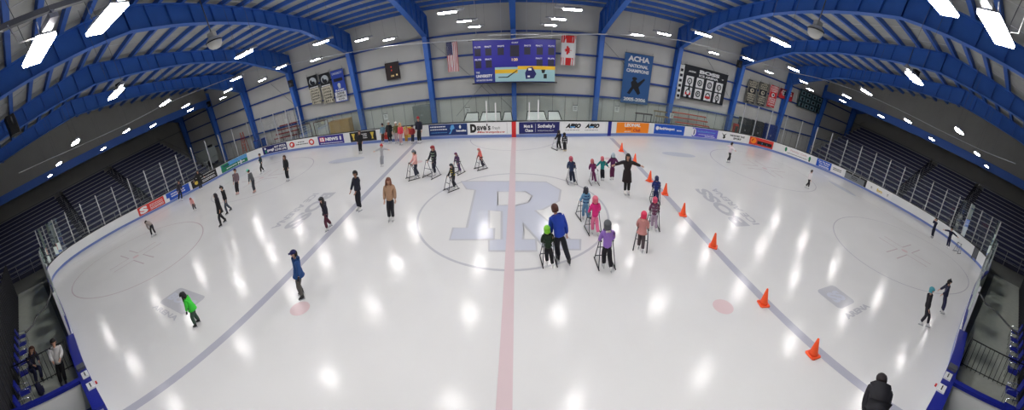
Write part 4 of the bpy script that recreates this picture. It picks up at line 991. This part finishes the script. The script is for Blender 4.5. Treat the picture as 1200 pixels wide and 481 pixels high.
    for i in(0,1):
        h=add(hip[i],.030*H,0);k_=add(kne[i],.03*H,h);a_=add(ank[i],.022*H,k_)
        s_=add(sh[i]-Vector((0,0,.012*H)),.022*H,n0); e=add(ar[i][0],.021*H,s_); wr=add(ar[i][1],.017*H,e)
        dr=(ar[i][1]-ar[i][0]).normalized(); sd=dr.cross(Vector((0,1,0.2))).normalized() if abs(dr.y)<.9 else Vector((1,0,0)); nr=sd.cross(dr)
        pm=add(ar[i][1]+dr*.028*H,(.019*H,.011*H),wr)
        for q,(o_,ln) in enumerate(((-.016,.034),(-.005,.040),(.006,.038),(.016,.030))):
            f1=add(ar[i][1]+dr*.05*H+sd*o_*H,.0055*H,pm); f2=add(ar[i][1]+dr*(.05+ln*.6)*H+sd*o_*H+nr*.006*H,.005*H,f1); add(ar[i][1]+dr*(.05+ln)*H+sd*o_*H+nr*.018*H,.004*H,f2)
        t1=add(ar[i][1]+dr*.02*H-sd*.022*H,.006*H,pm); add(ar[i][1]+dr*.045*H-sd*.034*H,.005*H,t1)
    o=skinmesh('body',pts,ed,rad,sk,root)
    # face features welded into the body mesh
    fw=(up(0,.2,.9)-up(0,0,.9)).normalized(); rt=fw.cross(up3).normalized()
    ex=[]
    def blob(c,r,mi,n=8,sq=(1,1,1)):
        vs=[];fs=[]
        for a in range(5):
            th=PI*a/4
            for b in range(n):
                ph=2*PI*b/n; vs.append(c+rt*(r*sq[0]*math.sin(th)*math.cos(ph))+fw*(r*sq[1]*math.sin(th)*math.sin(ph))+up3*(r*sq[2]*math.cos(th)))
        for a in range(4):
            for b in range(n): fs.append((a*n+b,a*n+(b+1)%n,(a+1)*n+(b+1)%n,(a+1)*n+b))
        ex.append((vs,fs,mi))
    fc=headc+fw*hr*.86
    blob(fc+fw*.008*H-up3*.012*H,.010*H,0,8,(.8,1.2,1.3))
    for s in(-1,1):
        blob(fc+rt*s*.019*H*hs+up3*.001*H-fw*.002*H,.0075*H,1); blob(headc+rt*s*hr*.93-up3*.004*H,.013*H,0,8,(.4,.8,1.2))
    blob(fc-up3*.030*H*hs-fw*.004*H,.010*H,2,8,(1.2,.5,.35))
    EXTRA[o.name]=ex; finish(o,[sk,EYEM,LIP],root)
    # ---- trousers
    tm=cmat(trousers); pr=[];rr=[]
    tp=[pel+Vector((0,0,.02*H)),pel];tr=[(.092*H,.078*H),(.100*H,.084*H)];te=[(0,1)]
    flare=1.25 if legs=='stand' else 1.0
    for i in(0,1):
        b=len(tp); tp+=[hip[i]-Vector((0,0,.03*H)),kne[i],kne[i]*.35+ank[i]*.65,ank[i]+Vector((0,0,.012*H))]; tr+=[(.070*H*WT_,.068*H*WT_),(.052*H*WT_,.052*H*WT_),(.046*H*WT_,.046*H*WT_),(.042*H*WT_,.044*H*WT_)]; te+=[(1,b),(b,b+1),(b+1,b+2),(b+2,b+3)]
    o=skinmesh('trousers',tp,te,tr,tm,root,root=1); finish(o,tm,root)
    # ---- jacket
    jm=cmat(jacket); jp=[up(0,0,.475),up(0,0,.55),wai,che,up(0,0,.785),up(0,.008,.825 if not kid else .80)]; jr=[(a*H*WJ,b*H*WJ) for a,b in ((.104,.086),(.106,.088),(.102,.084),(.112,.086),(.078,.064),(.034,.034))]; je=[(k,k+1) for k in range(5)]
    for i in(0,1):
        b=len(jp); E_,W_=ar[i]; jp+=[sh[i],E_,E_.lerp(W_,.92)]; jr+=[(.050*H*WJ,.050*H*WJ),(.042*H*WJ,.042*H*WJ),(.033*H*WJ,.033*H*WJ)]; je+=[(4,b),(b,b+1),(b+1,b+2)]
    o=skinmesh('jacket',jp,je,jr,jm,root,root=3)
    if skirt:
        n=16; rings=[]
        for z,rx,ry in ((.60,.100*WJ,.082*WJ),(.52,.114*WJ,.094*WJ),(.52-skirt*.5,.124*WJ,.104*WJ),(.52-skirt,.134*WJ,.116*WJ)):
            c=up(0,0,z) if z>.5 else L(0,0,z); rings.append([c+Vector((rx*H*math.cos(2*PI*k/n),ry*H*math.sin(2*PI*k/n),0)) for k in range(n)])
        vs=[p for r in rings for p in r]; fs=[(i*n+k,i*n+(k+1)%n,(i+1)*n+(k+1)%n,(i+1)*n+k) for i in range(3) for k in range(n)]+[tuple(3*n+k for k in range(n))]
        EXTRA[o.name]=[(vs,fs,0)]
    ms=[jm]
    if stripe:
        ms=[jm,cmat(stripe)]; n=16
        ex2=EXTRA.get(o.name,[])
        for z in (.56,.66,.745): 
            r0=ellring(up(0,0,z),.104*H*WJ,.087*H*WJ); r1=ellring(up(0,0,z+.035),.105*H*WJ,.087*H*WJ)
            ex2.append((r0+r1,[(k,(k+1)%n,n+(k+1)%n,n+k) for k in range(n)],1))
        EXTRA[o.name]=ex2
    finish(o,ms,root)
    # ---- head wear and hair
    def cap(name,m,z_lo,r_,extra=None,back=0.,lab=None):
        mb=MB(); n=18; rings=[]
        for t in [0,.15,.35,.55,.75,.9,1.0]:
            a=t*PI/2; rr_=math.cos(a)*r_+.001; zz=z_lo+(r_*1.12-z_lo)*math.sin(a)
            rings.append([headc+up3*zz+rt*(rr_*math.cos(2*PI*k/n))+fw*(rr_*1.1*math.sin(2*PI*k/n)-back) for k in range(n)])
        mb.loft(rings,m,cap=True)
        if extra: extra(mb)
        return mb.build(name,root)
    kind=hat[0] if hat else 'hair'; hm=cmat(hat[1],.5 if hat[0]=='helmet' else .8) if hat else cmat(hair,.7)
    if kind=='hair' or kind in('beanie','cap','helmet'):
        hrm=cmat(hair,.7)
        mb=MB(); n=14; lowz=-.055 if hat and hat[2:]!=() else -.03
        long_=(hat and len(hat)>2) or (not hat and hair and skirt) or (hood=='long')
        rings=[]
        for t,zz in ((1.02,.6),(1.1 if kind!='helmet' else .95,.2),(1.1 if kind!='helmet' else .92,-.25),(1.0 if kind!='helmet' else .7,-.9),(.8,-1.6 if long_ else -1.0),(.5,-2.3 if long_ else -1.05)):
            rings.append([headc-fw*hr*.16+up3*hr*zz*(.9)+rt*(hr*t*math.cos(PI+PI*k/(n-1)))+fw*(hr*t*1.15*math.sin(PI+PI*k/(n-1))) for k in range(n)])
        mb.loft(rings,hrm); 
        if kind=='hair':
            rings=[]
            for t in [0,.2,.4,.6,.8,1.]:
                a=t*PI/2; rings.append([headc-fw*hr*.12+up3*(hr*.25+hr*.98*math.sin(a))+rt*((hr*1.06*math.cos(a)+.001)*math.cos(2*PI*k/16))+fw*((hr*1.14*math.cos(a)+.001)*math.sin(2*PI*k/16)) for k in range(16)])
            mb.loft(rings,hrm)
        if long_:
            for sd_ in(-1,1): mb.tube([headc+rt*sd_*hr*.95+up3*hr*.3,headc+rt*sd_*hr*1.05-up3*hr*.7+fw*hr*.2,headc+rt*sd_*hr*1.0-up3*hr*1.8+fw*hr*.75,headc+rt*sd_*hr*.9-up3*hr*2.6+fw*hr*.9],[hr*.3,hr*.36,hr*.36,hr*.12],hrm,8)
        mb.build('hair',root)
    if kind=='helmet':
        def exh(mb):
            mb.loft([[headc+up3*(hr*z_)+rt*(hr*1.22*math.cos(a))+fw*(hr*1.3*math.sin(a)) for a in [PI*.95+PI*1.1*k/12 for k in range(13)]]+[headc+up3*(hr*z_)+rt*(hr*1.1*math.cos(a))+fw*(hr*1.18*math.sin(a)) for a in [PI*2.05-PI*1.1*k/12 for k in range(13)]] for z_ in(.35,-.2,-.85)],hm,smooth=False)
            if len(hat)>3: 
                m2=cmat(hat[3],.5); mb.beam(headc+up3*hr*1.28-fw*hr*.7,headc+up3*hr*1.25+fw*hr*.7,hr*.35,hr*.12,m2,up=up3)
        hh=cap('helmet',hm,hr*.28,hr*1.24,exh)
        mb=MB(); mb.tube([headc+rt*hr*1.15-up3*hr*.2,headc-up3*hr*1.2+fw*hr*.35,headc-rt*hr*1.15-up3*hr*.2],.006*H,DARK,5); mb.build('chin_strap',hh)
    elif kind=='beanie':
        def exb(mb):
            mb.loft([[headc+up3*z_+rt*(hr*1.17*math.cos(2*PI*k/18))+fw*(hr*1.26*math.sin(2*PI*k/18)) for k in range(18)] for z_ in(hr*.22,hr*.5)],hm)
            mb.lathe([(.002,-.022*H),(.02*H,-.012*H),(.022*H,.006*H),(.002,.022*H)],headc+up3*hr*1.42,hm,8)
        cap('beanie',hm,hr*.32,hr*1.13,exb)
    elif kind=='cap':
        def exc(mb):
            mb.loft([[headc+up3*(hr*.38+t)+rt*(hr*.75*x)+fw*(hr*y) for x,y in((-1,.6),(-1,1.1),(-.6,1.8),(.6,1.8),(1,1.1),(1,.6))] for t in(0,.008*H)],hm,smooth=False)
        cap('cap',hm,hr*.3,hr*1.15,exc)
    elif kind=='hoodup':
        mb=MB(); n=16; rings=[]
        for t,zz in ((.02,1.3),(.6,1.2),(1.0,.8),(1.22,.2),(1.2,-.4),(1.05,-1.1),(1.3,-1.8)):
            rings.append([headc-fw*hr*.12+up3*hr*zz+rt*(hr*t*math.cos(a))+fw*(hr*t*1.12*math.sin(a)) for a in [PI*.78+PI*1.44*k/(n-1) for k in range(n)]])
        mb.loft(rings,hm); mb.build('hood',root)
    if hood and hood!='long':
        mb=MB(); b=up(0,-.055,.82); mb.lathe([(.002,-.03*H),(.05*H,-.022*H),(.06*H,0),(.045*H,.022*H),(.02*H,.02*H)],b,cmat(hood),14,1.1,.7); mb.build('hood',root)
    # ---- gloves
    if glove:
        gm=cmat(glove)
        for i in(0,1):
            dr=(ar[i][1]-ar[i][0]).normalized(); mb=MB(); mb.tube([ar[i][1]-dr*.015*H,ar[i][1]+dr*.005*H,ar[i][1]+dr*.035*H,ar[i][1]+dr*.07*H,ar[i][1]+dr*.09*H],[.022*H,.024*H,.030*H,.028*H,.012*H],gm,10)
            sd=dr.cross(Vector((0,1,.2))).normalized() if abs(dr.y)<.9 else Vector((1,0,0)); mb.tube([ar[i][1]+dr*.015*H,ar[i][1]+dr*.03*H-sd*.03*H,ar[i][1]+dr*.055*H-sd*.038*H],[.012*H,.011*H,.007*H],gm,7); mb.build('glove',root)
    # ---- skates or shoes
    km=cmat(skate,.45)
    for i in(0,1):
        A=ank[i]; a0=A.z-.075*H; mb=MB(); l=.075*H; w_=.026*H
        yo=A.y
        def ring(z,y0,y1,w): return [Vector((A.x+w*math.cos(q),yo+(y0+y1)/2+(y1-y0)/2*math.sin(q),z)) for q in [2*PI*k/12 for k in range(12)]]
        b0=a0+(.035*H if not sit else .0)
        mb.loft([ring(b0,-.04*H,.105*H,w_*.9),ring(b0+.012*H,-.042*H,.11*H,w_),ring(b0+.03*H,-.04*H,.085*H,w_),ring(b0+.05*H,-.036*H,.045*H,w_),ring(b0+.085*H,-.04*H,.04*H,w_*1.15)],km); 
        o=mb.build('ice_skate' if not sit else 'shoe',root)
        if not sit:
            mb=MB(); mb.box((A.x,yo+.032*H,a0+.009*H+.002),(.006*H,.16*H,.018*H),BLADE)
            for yy in(-.015,.07): mb.box((A.x,yo+yy*H,a0+.026*H),(.012*H,.03*H,.022*H),BLADE)
            mb.build('blade',o)
    root['_h']=H
    return root,H
def aid(foot,yaw,H,label,dist=.0,w=.52,h=None,big=False,col=None,pt=None):
    m=mat('aid_steel',(70,74,82),.4,.5) if col is None else col
    P0=pt or at(foot[0],foot[1])
    h=h or (.95 if big else .86); w=w*(1.25 if big else 1); dpt=.62*(1.2 if big else 1)
    r=.0155
    root=empty('skating_aid',(P0.x,P0.y,0),yaw,label,'skating aid','tubular skating aids')
    for s in(-1,1):
        mb=MB(); x=s*w/2; xt=s*w/2*.72
        mb.tube([(x,-dpt*.55,.02),(xt,-.02,h),(xt,.06,h+.0),(x,dpt*.45,.02)],r,m,7); mb.build('side_frame',root)
        mb=MB(); mb.tube([(x,-dpt*.55-.06,.025),(x,dpt*.45+.06,.025)],.018,DARK,7); mb.build('runner',root)
        mb=MB(); mb.tube([(xt,-.12,h-.02),(xt,.07,h+.01)],.02,DARK,7); mb.build('hand_grip',root)
    for t in (.14,.55,1.0):
        x=w/2*(1-.28*t); y=dpt*.45+( .06-dpt*.45)*t; mb=MB(); mb.tube([(-x,y,h*t+.02*(1-t)),(x,y,h*t+.02*(1-t))],r*.9,m,6); mb.build('rung',root)
    return root
def walker(foot,head,yaw,label,aidlabel,big=False,fwd=None,col=None,**k):
    k.setdefault('arms','walker'); k.setdefault('legs','push'); k.setdefault('hat',('helmet',(60,60,70)))
    r,H=person(foot,head,yaw,label,**k)
    h=max(.62,min(1.0,.53*H+.03)); f=Vector((-math.sin(yaw),math.cos(yaw)))
    d=(fwd if fwd is not None else .21*H+.02)
    P=Vector((r.location.x+f.x*d,r.location.y+f.y*d,0))
    aid(None,yaw,H,aidlabel,h=h,w=max(.42,.40*H),big=big,pt=P,col=col)
    return r
d2=math.radians
K=(18,18,22); NVY=(26,34,70)
# ---- left half
person((181,277),(180,258),d2(100),'person in a grey hoodie bent forward over the left end circle',jacket=(150,140,134),trousers=K,hat=('beanie',(60,56,56)),bend=1.15,arms='knees',legs='wide',scale=1.6)
person((232,381),(222,344),d2(130),'child in a bright green jersey and black helmet, knees bent',jacket=(60,215,60),trousers=(60,84,70),hat=('helmet',(24,24,28),0,(180,180,180)),bend=.35,arms='fwdlow',legs='wide',glove=(24,24,28),skate=(30,30,34),skirt=.06,scale=1.25)
person((229,247),(224,229),d2(-150),'small child in pink leaning forward near the left blue and red signs',jacket=(238,176,172),trousers=(60,60,70),hat=('beanie',(190,90,80)),bend=.55,arms='fwdlow',legs='wide',scale=1.15)
person((212,236),(209,212),d2(-100),'thin skater in dark clothes gliding in front of the blue sign',jacket=(44,40,50),trousers=K,hat=('beanie',(50,40,46)),legs='stride')
person((236,223),(231,200),d2(-120),'skater in black in front of the black sign at the left boards',jacket=K,trousers=(28,28,34),hair=(30,24,24),arms='outlow',hood='long')
person((262,264),(252,227),d2(160),'adult in a black coat beside another, left of the pair',jacket=K,trousers=(30,30,36),hat=('hoodup',(50,46,52)),legs='stride',skirt=.12,skate=(28,28,30))
person((269,250),(259,218),d2(160),'adult in a black jacket and grey jeans, right of the pair',jacket=(22,22,26),trousers=(70,78,92),hat=('beanie',(24,24,28)),legs='stride',skate=(28,28,30))
person((279,228),(275,198),d2(-165),'slim skater in a grey mauve top with dark leggings',jacket=(120,100,108),trousers=(34,30,36),hair=(50,36,34),legs='stand',skate=(215,170,160))
person((299,226),(293,198),d2(110),'skater in a teal hat and grey jacket reaching forward',jacket=(84,88,90),trousers=(48,52,60),hat=('beanie',(90,190,160)),bend=.3,arms='fwdlow',skate=(210,170,160))
person((308,203),(304,180),d2(150),'skater in dark teal near the pizza sign',jacket=(24,50,60),trousers=K,hair=(40,28,24),arms='outlow',legs='stride')
person((338,212),(333,182),d2(170),'woman with long brown hair and a black jacket below the round emblem sign',jacket=(22,22,26),trousers=(22,24,30),hair=(90,66,54),hood='long',skirt=.06)
person((355,348),(344,293),d2(140),'skater in a blue parka and navy cap, one arm out to the side',jacket=(24,70,130),trousers=(92,88,84),hat=('cap',(24,24,80)),arms=('outlow','down'),legs='wide',glove=(24,26,36),skirt=.05,hood=(24,60,110),skate=(28,28,32),scale=1.48,bulk=1.15)
person((386,269),(377,231),d2(150),'child in a dark jacket, maroon leggings and black helmet',jacket=(34,32,48),trousers=(84,30,50),hat=('helmet',(26,26,30),0,(210,210,210)),legs='stride',glove=(30,30,50),hood=(90,90,100),bend=.05)
person((422,247),(416,200),d2(155),'tall man in dark navy with hands low, left of the woman in beige',jacket=(22,24,44),trousers=(22,24,36),hair=(30,24,22),arms='fwdlow',skin=SKIND)
person((459,259),(455,208),d2(185),'woman in a beige jacket and flared black trousers',jacket=(176,140,112),trousers=(26,26,36),hair=(120,70,50),hood='long',arms='down',bulk=1.1)
person((423,180),(421,153),d2(175),'man in black standing in front of the trophy sign',jacket=(22,22,24),trousers=K,hair=(90,70,60),arms='down',skirt=.1)
person((448,195),(447,169),d2(180),'child in a grey hoodie and red hat holding both arms out',jacket=(176,176,180),trousers=(160,162,168),hat=('beanie',(205,60,66)),arms='out')
# group at the boards
person((449,168),(448,145),d2(175),'leftmost waiting skater at the far boards, in pale blue with a dark hat',jacket=(110,150,170),trousers=(90,60,50),hat=('beanie',(60,40,60)))
person((457.5,168),(455,142),d2(185),'waiting skater in a long black coat and white cap at the far boards',jacket=K,trousers=K,hat=('beanie',(220,220,215)),skirt=.22)
person((465,168),(463.5,143),d2(180),'waiting skater in olive with a white cap at the far boards',jacket=(110,104,66),trousers=(180,160,165),hat=('beanie',(235,232,228)))
person((470.5,170),(468.5,144),d2(160),'waiting skater in a bright pink jacket at the far boards',jacket=(230,70,90),trousers=(200,160,165),hair=(220,180,130),hood='long')
person((476.5,167.5),(476,148),d2(180),'small waiting child in a peach coat at the far boards',jacket=(224,160,130),trousers=(200,150,60),hair=(200,150,100))
person((484,168),(483,147),d2(180),'small waiting child in a dark red coat and dark hat',jacket=(150,40,44),trousers=(30,36,60),hat=('beanie',(50,46,60)))
person((492,168),(490,137),d2(165),'tall waiting person in navy with a red hat at the far boards',jacket=(24,26,48),trousers=K,hat=('beanie',(170,50,60)),hair=(60,40,34))
# aids on the left
walker((489,208),(485,176),d2(125),'child in a pale pink jacket and grey knit hat pushing an aid','skating aid pushed by the child in pale pink',jacket=(235,176,168),trousers=(60,62,78),hat=('beanie',(110,120,130)),big=False)
walker((510,205),(507,171),d2(150),'child in a red helmet and dark vest with grey green sleeves on an aid','large skating aid of the child in the red helmet',jacket=(34,34,44),trousers=(28,30,50),hat=('helmet',(160,40,50)),big=True,stripe=(130,150,130))
walker((540,202),(534,179),d2(150),'child in a purple helmet behind the child in yellow and black','skating aid of the child in the purple helmet',jacket=(88,60,100),trousers=(90,60,110),hat=('helmet',(110,40,90)))
walker((533,221),(529,192),d2(135),'child in a yellow and black jacket pushing an aid','skating aid pushed by the child in yellow and black',jacket=(38,38,40),trousers=(34,34,44),hat=('helmet',(40,44,54)),stripe=(200,176,60))
walker((567,197),(561,174),d2(125),'child in a coral jacket and pink helmet pushing an aid','skating aid pushed by the child in coral',jacket=(238,120,112),trousers=(60,56,70),hat=('helmet',(220,130,130)))
# ---- right half
walker((655,176),(655,153),d2(30),'skater in black leaning on an aid near the far boards','pale skating aid near the far boards',jacket=(28,28,34),trousers=K,hat=('helmet',(40,30,44)),col=ALU)
person((662,178),(661.5,156),d2(5),'child in a black numbered jersey beside the other at the far boards',jacket=(24,24,30),trousers=(24,24,30),hat=('helmet',(24,24,30)),glove=(30,30,34),kid=True,stripe=(200,200,205),skate=(220,190,110))
walker((671,216),(669,184),d2(0),'child in navy with a pink helmet pushing an aid, leftmost of the row','skating aid of the child in navy, leftmost of the row',jacket=(34,50,84),trousers=(26,34,60),hat=('helmet',(190,80,100)),col=ALU)
walker((696,215),(694,187),d2(0),'child in a plum snowsuit pushing an aid','skating aid of the child in the plum snowsuit',jacket=(120,36,92),trousers=(110,34,86),hat=('helmet',(200,110,110)),col=ALU,fwd=.02)
person((706,212),(706,184),d2(0),'child in a teal jacket and pink helmet holding hands',jacket=(30,140,140),trousers=(24,28,40),hat=('helmet',(225,110,120)),arms='outlow')
person((717,211),(719,180),d2(10),'child in dark plum with a pale helmet next to the woman in the long coat',jacket=(90,30,84),trousers=(100,30,76),hat=('helmet',(190,205,215),0,(60,140,150)),arms='outlow')
person((734,228),(736,180),d2(180),'woman in a long black coat holding both arms out wide',jacket=(34,22,24),trousers=(20,18,20),hair=(34,24,24),arms='out',skirt=.2,hood='long',skate=(235,230,225))
walker((686,258),(687,220),d2(10),'child in a blue camouflage snowsuit pushing an aid','skating aid of the child in blue camouflage',jacket=(110,160,196),trousers=(100,146,184),hat=('helmet',(40,44,56),0,(225,225,225)),stripe=(50,80,130))
walker((697,275),(698,231),d2(5),'child in a hot pink jacket and light pink trousers pushing an aid','skating aid of the child in hot pink',jacket=(232,40,130),trousers=(235,120,160),hat=('helmet',(225,110,130)))
walker((644,312),(641,266),d2(5),'child in a lime helmet and dark green jacket pushing an aid','skating aid of the child in the lime helmet',jacket=(20,44,24),trousers=(20,22,24),hat=('helmet',(130,210,50)),stripe=(24,54,28))
person((660,309),(652,242),d2(15),'man in a royal blue jacket bending towards the child in the lime helmet',jacket=(24,62,170),trousers=(18,22,34),hair=(80,44,34),arms=('fwdlow','down'),bend=.28,legs='stride',skate=(30,30,34),hood=(22,54,150),scale=1.7,bulk=1.1)
walker((711,316),(712.5,260),d2(0),'child in a lilac hoodie and grey helmet pushing an aid','skating aid of the child in lilac',jacket=(150,110,196),trousers=(20,16,26),hat=('helmet',(84,86,92)),hood=(220,210,200))
walker((750,294),(755,249),d2(-25),'child in a dusty pink coat and hot pink helmet pushing an aid','skating aid of the child in dusty pink',jacket=(205,140,136),trousers=(84,72,76),hat=('helmet',(230,50,90)),hood=(225,160,150),skirt=.05)
walker((766,270),(768,232),d2(-12),'child in a striped plum and grey coat pushing an aid','skating aid of the child in the striped coat',jacket=(110,60,90),trousers=(170,150,170),hat=('helmet',(225,80,110)),stripe=(150,140,150))
walker((768,239),(770,207),d2(-15),'small child in a navy patterned snowsuit pushing an aid by the cones','skating aid of the child in navy by the cones',jacket=(24,40,110),trousers=(24,34,80),hat=('helmet',(24,40,90)),stripe=(40,70,140))
person((853,191),(858,167),d2(-95),'skater in a white top and black leggings in front of the white emblem sign',jacket=(236,222,226),trousers=(22,20,26),hair=(36,28,30),arms='out',legs='stride')
person((946,222),(951,199),d2(-110),'skater in a white top striding near the bright blue sign',jacket=(232,226,228),trousers=(22,20,24),hair=(46,34,34),arms='down',legs='kick',bend=.1)
person((1092,279),(1098,256),d2(60),'skater in navy near the right end boards holding hands to the face',jacket=(22,26,60),trousers=(20,24,50),hair=(28,24,26),arms='face')
person((1110,291),(1116,267),d2(100),'child in navy with both arms out near the right end boards',jacket=(22,24,56),trousers=(24,24,70),hair=(24,22,26),arms='out')
person((1082,383),(1092,337),d2(-160),'skater in black with a teal helmet on the right side',jacket=(26,20,30),trousers=(28,26,40),hat=('helmet',(70,160,175)),legs='stride',stripe=None)
person((1103,367),(1113,328),d2(-150),'tall skater in dark navy and a black hat right of the teal helmet',jacket=(26,28,60),trousers=(30,30,66),hat=('beanie',(18,18,22)),legs='stand',arms='back')
person((1008,522),(1030,452),d2(-62),'person in a black jacket bending forward at the bottom edge, face hidden',jacket=(20,20,28),trousers=K,hair=(30,20,24),bend=1.15,arms='knees',scale=1.95,skate=(28,28,30),bulk=1.2)
aid(None,d2(70),1.2,'empty skating aid standing by the right end boards',pt=at(1121,296),h=.8)
# ---- spectators in the left walkway
person((76,452),(64,404),d2(-100),'spectator in a white top and black bottoms standing by the left railing',jacket=(214,212,210),trousers=(18,18,24),hair=(24,20,20),arms='fwd',skate=(30,30,34),scale=1.66)
person((40,447),(31,392),d2(-60),'seated spectator with brown hair and dark clothes at the left walkway chairs',jacket=(34,34,60),trousers=(30,34,70),hair=(80,48,36),arms='fwd',scale=1.7,sit=True,skate=(24,24,28),hood='long')
flush()
for o in C.objects:
    if '_h' in o: del o['_h']
